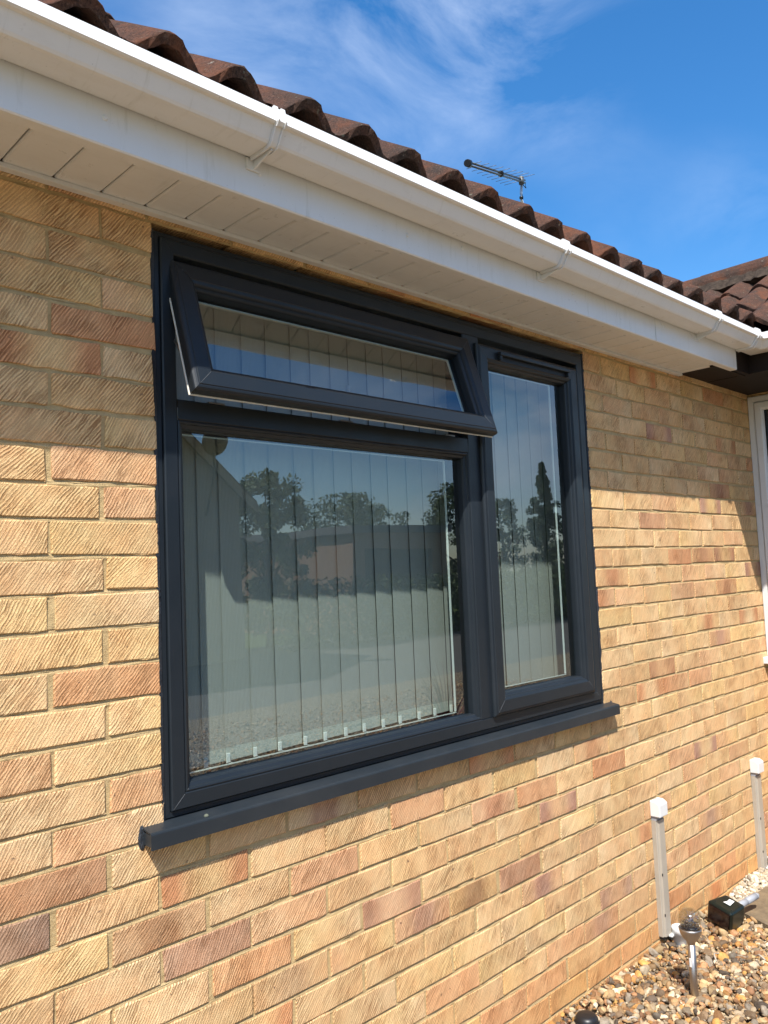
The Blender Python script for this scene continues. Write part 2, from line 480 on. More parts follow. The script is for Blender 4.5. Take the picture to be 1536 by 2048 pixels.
# ------------------------------------------------------------------ brick wall
WX0, WX1 = -1.80, 3.345          # wall ends
OX0, OX1 = 0.008, 1.789          # window opening
BUFF = [(0.63,0.430,0.210),(0.66,0.465,0.245),(0.60,0.400,0.195),(0.65,0.470,0.260),(0.62,0.420,0.210),(0.59,0.385,0.195),(0.64,0.445,0.205)]
PINK = [(0.60,0.375,0.195),(0.58,0.355,0.190),(0.61,0.395,0.215)]
RED = [(0.54,0.285,0.140),(0.57,0.315,0.160),(0.52,0.265,0.130)]
DARK = [(0.45,0.265,0.165),(0.42,0.245,0.165),(0.47,0.295,0.185)]
special = {(13,-1.0):('c',RED[1],RED[0]), (18,-1.5):('c',(0.37,0.19,0.105),(0.30,0.15,0.09)), (19,-2.0):('c',(0.36,0.215,0.135),(0.17,0.11,0.105)),
           (20,-0.5):('m',(0.50,0.32,0.18),(0.30,0.155,0.085)), (21,0.0):('c',(0.42,0.245,0.17),(0.33,0.18,0.125)), (22,0.5):('c',RED[1],(0.50,0.26,0.13)),
           (22,2.5):('e',(0.55,0.34,0.21),(0.31,0.16,0.115)), (20,4.5):('m',(0.56,0.34,0.2),(0.42,0.20,0.12)), (23,4.0):('m',(0.54,0.35,0.16),(0.26,0.14,0.07)),
           (23,5.0):('c',(0.43,0.235,0.155),(0.40,0.21,0.13)), (11,8.0):('m',(0.54,0.34,0.17),(0.38,0.165,0.085)), (10,11.5):('m',(0.50,0.28,0.14),(0.36,0.165,0.09)),
           (10,12.5):('e',(0.56,0.36,0.17),(0.33,0.16,0.10)), (20,1.5):('c',(0.53,0.30,0.17),(0.47,0.245,0.14)), (8,9.5):('c',(0.40,0.20,0.12),(0.46,0.26,0.15)),
           (12,12.5):('m',(0.50,0.28,0.14),(0.34,0.15,0.08)), (17,-0.0):('c',RED[2],RED[1]), (16,9.5):('e',(0.52,0.31,0.16),(0.36,0.17,0.09)),
           (24,6.0):('e',(0.50,0.32,0.17),(0.27,0.15,0.10)), (19,7.0):('m',(0.54,0.34,0.18),(0.45,0.23,0.12)), (6,12.5):('m',(0.50,0.28,0.15),(0.36,0.17,0.11)),
           (16,-0.5):('c',RED[1],(0.52,0.30,0.16)), (26,3.5):('c',RED[1],RED[1]), (27,4.5):('e',(0.46,0.26,0.16),(0.24,0.15,0.13)),
           (24,-0.5):('c',RED[0],RED[1]), (23,1.0):('m',(0.56,0.37,0.19),(0.42,0.28,0.16))}

def brick_mesh(mb, seeds, x0, x1, z0, z1, y, plane, key, rowmix):
    """plane: maps (s, depth, z) to xyz. One brick: rounded, uneven arris, colour that drifts along its length"""
    L = x1 - x0
    nx = 11 if L > 0.14 else 7
    nz = 4
    e = 0.0022
    xs = [x0, x0+e] + [x0+e+(L-2*e)*(i+1)/(nx-3) for i in range(nx-4)] + [x1-e, x1]
    zs = [z0, z0+e*0.8, z1-e*0.8, z1]
    sp = special.get(key)
    rr = random.random()
    if sp:
        mode, ca, cb = sp
        ca = tuple(a_*.75 + b_*.25 for a_, b_ in zip(ca, BUFF[0])); cb = tuple(a_*.75 + b_*.25 for a_, b_ in zip(cb, BUFF[0]))
    else:
        base = random.choice(BUFF); mode = 'c'
        far = rowmix
        if rr < 0.70: ca = base; cb = random.choice(BUFF)
        elif rr < 0.88: ca = random.choice(PINK); cb = random.choice(PINK + BUFF)
        elif rr < 0.925: ca = random.choice(RED); cb = random.choice(RED + PINK)
        elif rr < 0.975: ca = random.choice(BUFF); cb = random.choice(DARK + RED); mode = random.choice('eem')
        else: ca = random.choice(PINK); cb = random.choice(DARK); mode = random.choice('em')
    k = random.uniform(0.96, 1.13)
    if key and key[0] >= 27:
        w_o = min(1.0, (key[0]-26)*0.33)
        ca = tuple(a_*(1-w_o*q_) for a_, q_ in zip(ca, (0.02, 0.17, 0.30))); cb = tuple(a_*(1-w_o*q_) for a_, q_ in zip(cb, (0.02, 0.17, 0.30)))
    bow = random.uniform(-0.0012, 0.0012)
    skew = random.uniform(-0.0014, 0.0014)
    chip = random.random() < 0.16
    cc = random.choice([(0,0),(0,1),(1,0),(1,1)])
    V = []; C = []
    for j, zz in enumerate(zs):
        for i, xx in enumerate(xs):
            t = (xx - x0)/L
            edge = (i in (0, len(xs)-1)) or (j in (0, 3))
            dx = random.gauss(0, 0.0014) if i in (0, len(xs)-1) else 0
            dz = (random.gauss(0, 0.0013) if j in (0, 3) else 0) + bow*math.sin(t*math.pi) + skew*(t-0.5)*2
            dy = (0.0007 + abs(random.gauss(0, 0.0008))) if edge else -abs(random.gauss(0, 0.0006))
            if chip and (i == (len(xs)-1)*cc[0]) and (j == 3*cc[1]):
                dx += 0.007*(1-2*cc[0]); dz += 0.007*(1-2*cc[1]); dy += 0.004
            V.append(plane(xx+dx, y+dy, zz+dz))
            if mode == 'c': f = t
            elif mode == 'e': f = min(1, max(0, (abs(t-0.5)-0.18)*7))
            else: f = min(1, max(0, (0.30-abs(t-0.5))*6))
            f = min(1, max(0, f + random.gauss(0, 0.06)))
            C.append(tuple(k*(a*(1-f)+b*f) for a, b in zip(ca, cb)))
    n_ = len(xs)
    F = [(j*n_+i, j*n_+i+1, (j+1)*n_+i+1, (j+1)*n_+i) for j in range(3) for i in range(n_-1)]
    rim = [i for i in range(n_)] + [j*n_+n_-1 for j in range(1, 4)] + [3*n_+i for i in range(n_-2, -1, -1)] + [j*n_ for j in (2, 1)]
    o = len(V)
    for q in rim:
        i = q % n_; j = q // n_
        V.append(plane(xs[i], 0.045, zs[j])); C.append(C[q])
    for a in range(len(rim)):
        b = (a+1) % len(rim)
        F.append((rim[b], rim[a], o+a, o+b))
    mb.add(V, F, C, False)
    # smooth only the front grid
    sd = (random.uniform(0, 40), random.gauss(-0.62, 0.09), random.uniform(0, 40))
    seeds.extend([sd]*len(V))

def build_bricks(mb, seeds, name, parent):
    me = mb.mesh(name)
    a = me.attributes.new('seed', 'FLOAT_VECTOR', 'POINT')
    a.data.foreach_set('vector', np.array(seeds, np.float32).ravel())
    return link(name, me, MB_, parent)

main_plane = lambda s, d, z: (s, d, z)
def rows(k):
    """x spans of brickwork in course k (k counts down from the window head)"""
    if 0 <= k <= 17: return [(WX0, OX0), (OX1, WX1)]
    return [(WX0, WX1)]
specs = []
for k in range(-2, 31):
    zt = -k*0.075 + G - 0.005; zb = zt - 0.065
    off = 0.5 if k % 2 == 0 else 0.0
    for (a, b) in rows(k):
        u = math.floor(a/0.225) - 1 + off
        while u*0.225 < b:
            x0 = max(a, u*0.225 + 0.005 + random.gauss(0, 0.0022)); x1 = min(b, (u+1)*0.225 - 0.005 + random.gauss(0, 0.0022))
            if a == OX1 and x0 < a + 0.02: x0 = a + random.gauss(0, 0.0012)
            if b == OX0 and x1 > b - 0.02: x1 = b + random.gauss(0, 0.0022)
            if x1 - x0 > 0.02:
                jz = random.gauss(0, 0.0011)
                specs.append((x0, x1, zb + jz + random.gauss(0, 0.0008), zt + jz + random.gauss(0, 0.0008), random.uniform(-0.0019, -0.0005), (k, u)))
            u += 1
# screen size of each brick, so that the 300 that show largest are single objects
def project(p):
    q = Vector(p) - cam.matrix_world.translation
    d = q.dot(fw)
    return (768 + 1613.1*q.dot(rt)/d, 1024 + 1613.1*q.dot(dn)/d, d)
def shown(sp):
    x0, x1, z0, z1 = sp[:4]
    if project((x0, 0, z0))[2] < 0.3: return 0
    pts = [project((x, 0, z)) for x, z in ((x0,z0),(x1,z0),(x1,z1),(x0,z1))]
    pts = [(min(1536, max(0, a)), min(2048, max(0, b))) for a, b, _ in pts]
    if z1 > G + 0.016 or z1 < 0.0: return 0.01
    return abs(sum(pts[i][0]*pts[(i+1) % 4][1] - pts[(i+1) % 4][0]*pts[i][1] for i in range(4)))/2
order = sorted(range(len(specs)), key=lambda i: -shown(specs[i]))
single = set(order[:298])

# mortar: weather-struck joints, deep under each brick and flush on top of the next
wall = None
mm = MB()
def mortar_strip(mm, plane, a, b, zrows):
    n_ = max(2, int((b-a)/0.03))
    V = []; F = []
    for zi, (z, y) in enumerate(zrows):
        for i in range(n_+1):
            s = a + (b-a)*i/n_
            V.append(plane(s, max(0.0004, y + random.gauss(0, 0.0006)), z + (random.gauss(0, 0.0008) if 0 < zi < len(zrows)-1 else 0)))
    for j in range(len(zrows)-1):
        for i in range(n_):
            F.append((j*(n_+1)+i, j*(n_+1)+i+1, (j+1)*(n_+1)+i+1, (j+1)*(n_+1)+i))
    mm.add(V, F)
for k in range(-2, 31):
    zt = -k*0.075 + G; zb = zt - 0.075
    for (a, b) in rows(k):
        # from the bottom of this course (top of joint) up to the joint above
        mortar_strip(mm, main_plane, a - (0.0), b, [(zb-0.0001, 0.0018), (zb+0.0045, 0.0025), (zb+0.0080, 0.0019), (zt-0.010, 0.0019), (zt-0.0050, 0.0004), (zt, 0.0017)])
# close the jambs of the opening
for xx in (OX0-0.001, OX1+0.001):
    mm.add([(xx,0.004,G-1.36),(xx,0.10,G-1.36),(xx,0.10,G+0.02),(xx,0.004,G+0.02)], [(0,1,2,3)])
wall = mm.build('brick_wall', MM, bungalow, fix=False)
wall['label'] = 'buff drag-faced brick wall with sandy mortar joints'
rest = MB(); rseeds = []
for i, sp in enumerate(specs):
    if i in single:
        mb = MB(); sd = []
        brick_mesh(mb, sd, *sp[:4], sp[4], main_plane, sp[5], 0)
        build_bricks(mb, sd, 'brick', wall)
    else:
        brick_mesh(rest, rseeds, *sp[:4], sp[4], main_plane, sp[5], 0)
tag(build_bricks(rest, rseeds, 'more_bricks', wall), kind='stuff')

# the porch bay that stands forward at the right: its side wall faces the camera
bay = empty('porch_bay', bungalow)
bay['label'] = 'porch bay at the right end of the wall with a white window'
BX = 3.345; BY = -0.46
bm_ = MB(); bs = []; bmort = MB()
side_plane = lambda s, d, z: (BX + d, -s, z)
front_plane = lambda s, d, z: (s, BY + d, z)
for k in range(-2, 31):
    zt = -k*0.075 + G - 0.005; zb = zt - 0.065
    off = 0.5 if k % 2 == 0 else 0.0
    win = (0 <= k <= 16)
    for plane, spans in ((side_plane, [(0.385, -BY)] if win else [(0.0, -BY)]), (front_plane, [(BX, 3.62), (4.4, 4.9)] if k < 29 else [(BX, 4.9)])):
        for (a, b) in spans:
            mortar_strip(bmort, plane, a, b, [(zb-0.005, 0.0045), (zb, 0.0045), (zt, 0.002), (zt+0.005, 0.0045)])
            u = math.floor(a/0.225) + off - 1
            while u*0.225 < b:
                x0 = max(a, u*0.225+0.005); x1 = min(b, (u+1)*0.225-0.005)
                if x1-x0 > 0.02: brick_mesh(bm_, bs, x0, x1, zb, zt, 0.0, plane, None, 0)
                u += 1
bmort.build('mortar', MM, bay, fix=False)
tag(build_bricks(bm_, bs, 'bay_bricks', bay), kind='stuff')
MB().box(3.64, 4.38, BY+0.05, BY+0.09, 0.02, G-0.02).build('door', M_brown, bay)
MB().box(BX+0.05, 4.9, BY+.06, -0.02, 0.0, 0.02).build('floor_slab', M_room, bay)
MB().box(4.85, 4.9, BY+0.05, 0.0, 0.0, G).build('far_wall', MM, bay)
MB().box(BX+0.20, BX+0.22, BY+.06, -0.03, 0.0, G).build('dark_interior_sheet', plain('dark_interior_tone', (0.05,0.05,0.05), 0.9), bay)  # added near-black sheet, stands in for the unlit interior behind the bay glass

# ------------------------------------------------------------------ room behind the window
rm = MB()
x0, x1, y0, y1, z0, z1 = -0.6, 2.6, 0.085, 2.6, 0.0, G+0.12
rm.add([(x0,y0,z0),(x1,y0,z0),(x1,y1,z0),(x0,y1,z0)], [(0,1,2,3)])
rm.add([(x0,y0,z1),(x1,y0,z1),(x1,y1,z1),(x0,y1,z1)], [(0,1,2,3)])
rm.add([(x0,y1,z0),(x1,y1,z0),(x1,y1,z1),(x0,y1,z1)], [(0,1,2,3)])
rm.add([(x0,y0,z0),(x0,y1,z0),(x0,y1,z1),(x0,y0,z1)], [(0,1,2,3)])
rm.add([(x1,y0,z0),(x1,y1,z0),(x1,y1,z1),(x1,y0,z1)], [(0,1,2,3)])
for a, b, c, d in ((x0, OX0, z0, z1), (OX1, x1, z0, z1), (OX0, OX1, z0, G-1.33), (OX0, OX1, G-0.005, z1)):
    rm.add([(a,y0,c),(b,y0,c),(b,y0,d),(a,y0,d)], [(0,1,2,3)])
rm.build('room', M_room, bungalow, fix=False)

# ------------------------------------------------------------------ the window
win = empty('window', bungalow, (0, 0, 0))
win['label'] = 'dark grey casement window with its top light open'
FX0, FX1 = 0.014, 1.784
FZ0, FZ1 = G-1.316, G-0.014
def fwin(name, mb, mat, label=None, parent=win, fix=True):
    o = mb.build(name, mat, parent, fix)
    if label: o['label'] = label
    return o
g = 0.00025
# outer frame: trim, shadow groove, flat, step
fwin('outer_frame', MB().rectsweep(FX0, FX1, FZ0, FZ1,
     [(0,.075),(0,.006),(.002,.0035),(.0125,.0035),(.0125,.009),(.0145,.009),(.0145,-.001),(.017,-.004),(.046,-.004),(.049,-.001),(.049,.075)], gap=g), M_frame)
# mullion and transom
MX0, MX1 = 1.079, 1.158
def bar_profile_vertical(mb, xa, xb, za, zb_):
    pr = [(xa,.075),(xa,-.001),(xa+.003,-.004),(xb-.003,-.004),(xb,-.001),(xb,.075)]
    V = [(x, y, z) for z in (za, zb_) for x, y in pr]
    n_ = len(pr)
    mb.add(V, [(i, i+1, n_+i+1, n_+i) for i in range(n_-1)])
    return mb
fwin('mullion', bar_profile_vertical(MB(), MX0, MX1, FZ0+.0495, FZ1-.0495), M_frame)
TZ0, TZ1 = G-0.446, G-0.398
pr = [(TZ0,.075),(TZ0,-.001),(TZ0+.003,-.004),(TZ1-.003,-.004),(TZ1,-.001),(TZ1,.075)]
tb = MB(); V = [(x, y, z) for x in (FX0+.0495, MX0-.0005) for z, y in pr]
tb.add(V, [(i, i+1, 6+i+1, 6+i) for i in range(5)])
fwin('transom', tb, M_frame)
# glazing bead of the fixed light
BX0, BX1, BZ0, BZ1 = FX0+.0492, MX0-.0002, FZ0+.0492, TZ0-.0002
fwin('glazing_bead', MB().rectsweep(BX0, BX1, BZ0, BZ1, [(0,.05),(0,-.0025),(.003,-.0035),(.0065,-.002),(.0085,.003),(.012,.005),(.0155,.007),(.018,.013),(.0182,.033)], gap=g, closed=False), M_frame)
# -- glass units: pane, black edge seal, bright spacer bar
def glazing(x0, x1, z0, z1, y, M=None, right=0.052, rest_=0.004):
    p = MB().box(x0-.008, x1+.008, y, y+.004, z0-.008, z1+.008)
    if M: p.xform(M)
    fwin('glass_pane', p, M_glass)
    # black seal: the deep edge that shows on the far side of the unit
    s = MB()
    s.box(x1-right, x1+.006, y+.0062, y+.0085, z0, z1)
    s.box(x0-.004, x0+rest_, y+.0062, y+.0085, z0, z1)
    s.box(x0+rest_+.0002, x1-right-.0002, y+.0062, y+.0085, z0-.004, z0+.009)
    s.box(x0+rest_+.0002, x1-right-.0002, y+.0062, y+.0085, z1-.004, z1+.004)
    if M: s.xform(M)
    fwin('edge_seal', s, M_black)
    b = MB()
    b.box(x1-right-.0048, x1-right-.0004, y+.0064, y+.011, z0+.0132, z1-.0088)
    b.box(x0+rest_+.0004, x0+rest_+.004, y+.0064, y+.020, z0+.0132, z1-.0088)
    b.box(x0+rest_+.0004, x1-right-.0004, y+.0064, y+.0085, z0+.0092, z0+.0118)
    b.box(x0+rest_+.0004, x1-right-.0004, y+.0064, y+.0085, z1-.0085, z1-.0055)
    if M: b.xform(M)
    fwin('spacer_bar', b, M_spacer)
glazing(BX0+.018, BX1-.018, BZ0+.018, BZ1-.018, .028)
# -- sashes
def sash_profile(o):
    return [(0,.012+o),(0,-.006+o),(.0015,-.0095+o),(.005,-.013+o),(.009,-.0145+o),(.011,-.0145+o),(.0125,-.0165+o),(.046,-.0165+o),(.0475,-.0145+o),(.050,-.0135+o),
            (.0545,-.012+o),(.0575,-.008+o),(.059,-.004+o),(.0625,-.002+o),(.0655,.001+o),(.067,.006+o),(.0672,.028+o)]
SX0, SX1, SZ0, SZ1 = 1.132, 1.712, G-1.268, G-0.084
fwin('casement_sash', MB().rectsweep(SX0, SX1, SZ0, SZ1, sash_profile(-.004), gap=.0004, closed=False), M_frame, 'tall fixed-looking side sash with trickle vent')
glazing(SX0+.067, SX1-.067, SZ0+.067, SZ1-.067, .016, right=0.055)
# trickle vent hood on its top rail
tv = MB()
hx0, hx1, hz = 1.232, 1.640, G-0.108
tv.box(hx0, hx1, -.036, -.0206, hz-.006, hz+.006, bev=.002)
tv.box(hx0, hx0+.012, -.034, -.0206, hz-.022, hz-.0062, bev=.002)
tv.box(hx1-.012, hx1, -.034, -.0206, hz-.022, hz-.0062, bev=.002)
fwin('trickle_vent', tv, M_frame)
fwin('vent_slot', MB().box(hx0+.0125, hx1-.0125, -.0222, -.0207, hz-.022, hz-.0065), M_black)
# open top light: built shut, then swung out about its head
VX0, VX1, VZ1, VH = 0.0495, 1.1085, G-0.0705, 0.338
TH = R(17.5)
Mv = Matrix.Translation((0, -.010, G-.083)) @ Matrix.Rotation(-TH, 4, 'X') @ Matrix.Translation((0, .0205, -(VZ1-.0125)))
v = MB().rectsweep(VX0, VX1, VZ1-VH, VZ1, sash_profile(-.004), gap=.0004, closed=False); v.xform(Mv)
fwin('top_sash', v, M_frame, 'top-hung opening sash swung outward')
v = MB().rectsweep(VX0+.004, VX1-.004, VZ1-VH+.004, VZ1-.004, [(0,.0085),(0,.0125),(.003,.0135),(.003,.019),(.022,.019),(.022,.046),(.058,.046),(.062,.040),(.063,.030)], closed=False); v.xform(Mv)
fwin('sash_lining', v, M_cream, 'cream inner face of the open top sash')
v = MB().rectsweep(VX0+.002, VX1-.002, VZ1-VH+.002, VZ1-.002, [(-.0035,.0105),(-.0035,.0125),(.004,.0128),(.004,.0103)]); v.xform(Mv)
fwin('weather_gasket', v, M_cream)
glazing(VX0+.067, VX1-.067, VZ1-VH+.067, VZ1-.067, .016, Mv, right=0.018)
# pale weld lines across the mitres
M_weld = plain('pale_weld_line', (.085,.090,.095), .6, .2)
def welds(x0, x1, z0, z1, a, b, y, corners, M=None):
    mb = MB()
    for (cx, cz) in corners:
        xx = x1 if cx else x0; zz = z1 if cz else z0; sx = -1 if cx else 1; sz = -1 if cz else 1
        mb.tube([(xx+sx*a, y, zz+sz*a), (xx+sx*b, y, zz+sz*b)], .00055, 5)
    if M: mb.xform(M)
    fwin('weld_line', mb, M_weld)
welds(SX0, SX1, SZ0, SZ1, .0130, .0460, -.0206, [(0,0),(1,0),(1,1),(0,1)])
welds(VX0, VX1, VZ1-VH, VZ1, .0130, .0460, -.0206, [(0,0),(1,0),(1,1)], Mv)
welds(FX0, FX1, FZ0, FZ1, .0175, .0455, -.0041, [(0,0),(1,0)])
welds(BX0, BX1, BZ0, BZ1, .0030, .0065, -.0033, [(0,0),(1,0)])
# friction stays, striker keeps and handle
st = MB()
for xx in (VX0+.010, VX1-.010):
    a = Vector((xx, .012, VZ1-.175)); b = Mv @ Vector((xx, .012, VZ1-.255))
    st.tube([a, b], .003, 6)
fwin('friction_stay', st, M_steel)
kp = MB()
for xx in (.150, .560, .985):
    kp.box(xx, xx+.045, .004, .020, TZ1+.0002, TZ1+.006, bev=.0015)
fwin('striker_keep', kp, M_steel)
hd = MB(); hp = Mv @ Vector((.585, .052, VZ1-VH+.046))
hd.tube([hp, hp+Vector((0,.020,.004)), hp+Vector((0,.026,.012)), hp+Vector((.004,.028,.075))], [.008,.008,.007,.006], 10)
fwin('handle', hd, M_pole)
# inner lining of the opening and window board
fwin('window_board', MB().box(OX0, OX1, .076, .20, G-1.345, G-1.326), M_cream)
# sealant line against the brick, ragged
def ragged(x, side):
    mb = MB(); n_ = 90; V = []
    for i in range(n_+1):
        z = G-1.318 + 1.306*i/n_
        V += [(x, .0020, z), (x + side*(.0065 + abs(random.gauss(0, .0022))), -.0006 + random.gauss(0, .0006), z)]
    mb.add(V, [(2*i, 2*i+1, 2*i+3, 2*i+2) for i in range(n_)])
    n2 = len(mb.v)
    V = [(p[0], .02, p[2]) for p in V]
    mb.add(V, [])
    mb.f += [(2*i, 2*i+2, n2+2*i+2, n2+2*i) for i in range(n_)] + [(2*i+1, 2*i+3, n2+2*i+3, n2+2*i+1) for i in range(n_)]
    mb.smooth += [False]*(2*n_)
    return mb
fwin('sealant_bead', ragged(FX0+.0005, -1), M_seal)
fwin('sealant_bead', ragged(FX1-.0005, 1), M_seal)

# sill: thin pressed section, sloping top, drip edge, open ends
sl = MB()
sx0, sx1 = -0.040, 1.832
prof = [(.020, G-1.3165), (-.0005, G-1.3180), (-.0345, G-1.3235), (-.0375, G-1.3255), (-.0385, G-1.3285), (-.0385, G-1.3585), (-.0360, G-1.3590), (-.0355, G-1.3300), (-.0340, G-1.3265), (.0, G-1.3220), (.020, G-1.3205)]
V = [(x, y, z) for x in (sx0, sx1) for y, z in prof]
n_ = len(prof)
sl.add(V, [(i, (i+1) % n_, n_+(i+1) % n_, n_+i) for i in range(n_)] + [tuple(range(n_)), tuple(range(2*n_-1, n_-1, -1))])
sl.box(sx0+.0005, sx0+.0025, -.0350, -.0010, G-1.352, G-1.3275)
sill = fwin('sill', sl, M_sill, 'projecting dark grey sill under the window')
# sealant smears at the sill ends
for sxx, sg in ((sx0, -1), (sx1, 1)):
    sm = MB()
    cx = sxx + sg*.001; cz = G - 1.340; nq = 26
    ring = []
    for q in range(nq):
        a = 2*math.pi*q/nq
        ring.append((cx + (.0085*math.cos(a))*random.uniform(.75,1.25), -.0022, cz + (.027*math.sin(a))*random.uniform(.82,1.12)))
    inn = [(cx + (p[0]-cx)*.62, -.0046 + random.gauss(0,.0005), cz + (p[2]-cz)*.78) for p in ring]
    bk = [(p[0], .006, p[2]) for p in ring]
    sm.add([(cx, -.0050, cz)] + inn + ring + bk, [(0, i_+1, (i_+1) % nq+1) for i_ in range(nq)] + [(i_+1, nq+i_+1, nq+(i_+1) % nq+1, (i_+1) % nq+1) for i_ in range(nq)] + [(nq+i_+1, 2*nq+i_+1, 2*nq+(i_+1) % nq+1, nq+(i_+1) % nq+1) for i_ in range(nq)])
    fwin('sealant_smear', sm, M_seal)
# moss crumb on the sill
fwin('moss_crumb', MB().lathe(.098, -.026, [(.0,G-1.317),(.004,G-1.3185),(.006,G-1.3215),(.0055,G-1.3225)], 7), plain('moss', (.10,.11,.08), .9))

# ------------------------------------------------------------------ vertical blind behind the glass
blind = tag(empty('vertical_blind', None, (0.9, 0.13, G)), 'grey fabric vertical blind hanging closed behind the dark grey window', 'blind')
SL = [0.033, 0.108, 0.184, 0.247, 0.327, 0.404, 0.488, 0.557, 0.631, 0.701, 0.776, 0.846, 0.928, 0.999, 1.076, 1.152, 1.228, 1.304, 1.381, 1.459, 1.524, 1.594, 1.667, 1.742, 1.815]
zb_ = G-1.251; zt_ = G+0.02
for i in range(len(SL)-1):
    xa, xb = SL[i], SL[i+1] + 0.0027
    sw = random.gauss(0, 0.0008)
    mb = MB(); V = []; nn = 8
    for z, tw in ((zb_, sw), (G-0.6, sw*0.4), (zt_, 0)):
        for j in range(nn+1):
            t = j/nn
            V.append((xa + (xb-xa)*t, 0.1235 + 0.0060*t - 0.0006*math.sin(t*math.pi) + tw*(t-0.5)*2, z))
    F = [(r_*(nn+1)+j, r_*(nn+1)+j+1, (r_+1)*(nn+1)+j+1, (r_+1)*(nn+1)+j) for r_ in range(2) for j in range(nn)]
    mb.add(V, F, None, True)
    # the other face, so the fabric has thickness
    V2 = [(x, y+0.0006, z) for x, y, z in V]
    mb.add(V2, [tuple(reversed(f)) for f in F], None, True)
    s_ = mb.build('slat', M_fabric, None, fix=False)
    s_.parent = blind; s_.matrix_parent_inverse = Matrix.Translation((-0.9, -0.13, -G))
    # weight pocket
    hm = MB(); V = []
    for z in (zb_-0.001, zb_+0.030):
        for j in range(nn+1):
            t = j/nn
            V.append((xa + (xb-xa)*t*0.985, 0.1218 + 0.0060*t - 0.0006*math.sin(t*math.pi) + sw*(t-0.5)*2, z))
    hm.add(V, [(j, j+1, nn+2+j, nn+1+j) for j in range(nn)], None, True)
    V2 = [(x, y+0.0008, z) for x, y, z in V]
    hm.add(V2, [(nn+1+j, nn+2+j, j+1, j) for j in range(nn)], None, True)
    h_ = hm.build('weight_pocket', M_fabric_hem, None, fix=False)
    h_.parent = s_; h_.matrix_parent_inverse = s_.matrix_parent_inverse.copy()
    h_.matrix_parent_inverse = Matrix.Identity(4)
    c_ = MB().box(xa-.0020, xa+.0090, .1160, .1195, zb_-.005, zb_+.018, bev=.001)
    c_.tube([(xa+.003, .117, zb_+.001), (xa+.012, .1175, zb_-.006), (xa+.024, .1180, zb_-.009)], .0008, 5)
    c_ = c_.build('chain_clip', M_clip, None)
    c_.parent = s_; c_.matrix_parent_inverse = Matrix.Identity(4)

# ------------------------------------------------------------------ eaves: soffit, fascia, gutter
eaves = empty('eaves', bungalow)
eaves['label'] = 'white plastic fascia and soffit under the roof edge'
SZ = G + 0.014
FY = -0.215
EX0 = -1.6; EXJ = 1.955; EXE = 2.686
def soff(name, mb, mat, label=None):
    o = mb.build(name, mat, eaves)
    if label: o['label'] = label
    return o
bw = 0.1016
x = -0.3185 - bw*12
while x < 2.565:
    xe = min(x + bw - 0.0032, 2.575)
    pr = [(x, .012), (x, .0035), (x+.003, .0002), (x+.006, 0), (xe-.004, 0), (xe-.0012, .0016), (xe, .004), (xe, .012)]
    V = [(px, py, SZ+.0090+pz) for py in (-.200, -.018) for px, pz in pr]
    n_ = len(pr)
    soff('soffit_board', MB().add(V, [(i, (i+1) % n_, n_+(i+1) % n_, n_+i) for i in range(n_)] + [tuple(range(n_)), tuple(reversed(range(n_, 2*n_)))]), M_white)
    x += bw
soff('soffit_backing', MB().box(EX0, 2.57, -.20, .001, SZ+.0230, SZ+.026), M_deck)
soff('wall_trim', MB().box(EX0, 2.575, -.0215, -.0015, SZ-.0015, SZ+.0085, bev=.0012), M_white)
def fascia(xa, xb, dy, zt, name='fascia_board'):
    pr = [(FY-dy, zt), (FY-dy, SZ+.003), (FY-dy+.003, SZ), (FY-dy+.030, SZ), (FY-dy+.030, SZ+.004), (FY-dy+.010, SZ+.004), (FY-dy+.010, zt)]
    V = [(x_, y_, z_) for x_ in (xa, xb) for y_, z_ in pr]
    n_ = len(pr)
    return soff(name, MB().add(V, [(i, (i+1) % n_, n_+(i+1) % n_, n_+i) for i in range(n_)] + [tuple(range(n_)), tuple(reversed(range(n_, 2*n_)))]), M_white)
fascia(EX0, EXJ-.0012, 0, SZ+.175)
fascia(EXJ, EXE, .0015, SZ+.175)
for px_, pz_ in ((0.155, .062), (0.62+.0, .048), (0.842, .072), (1.395, .064), (2.006, .075), (2.030, .070), (-.20, .055)):
    d = MB(); r_ = .0062
    V = [(px_ + r_*math.cos(q), FY-.0002, SZ+pz_ + r_*math.sin(q)) for q in np.linspace(0, 2*math.pi, 13)[:-1]] + [(px_ + r_*.6*math.cos(q), FY-.0035, SZ+pz_ + r_*.6*math.sin(q)) for q in np.linspace(0, 2*math.pi, 13)[:-1]]
    d.add(V, [(i, (i+1) % 12, 12+(i+1) % 12, 12+i) for i in range(12)] + [tuple(range(12, 24))])
    soff('pin_cap', d, M_white)
# older brown boards that carry on round the corner
br = MB(); br.box(2.60, 2.86, -.205, -.185, G+.020, G+.19); br.box(2.845, 2.865, BY-.06, -.206, G+.020, G+.19)
soff('brown_fascia', br, M_brown, 'old dark brown timber fascia past the white board')
br = MB(); br.box(2.54, 2.864, -.1845, -.001, G+.026, G+.034); br.box(2.866, 3.60, BY-.06, -.001, G+.0245, G+.0325)
br.box(2.54, 2.86, -.1840, -.160, G+.016, G+.0255)
soff('brown_soffit', br, M_brown, 'old dark brown soffit at the corner')
soff('bay_eaves_cap', MB().box(BX-.02, 4.92, BY-.06, -.01, G+.034, G+.05), M_deck)

gutter = empty('gutter', bungalow)
gutter['label'] = 'square white plastic gutter along the eaves'
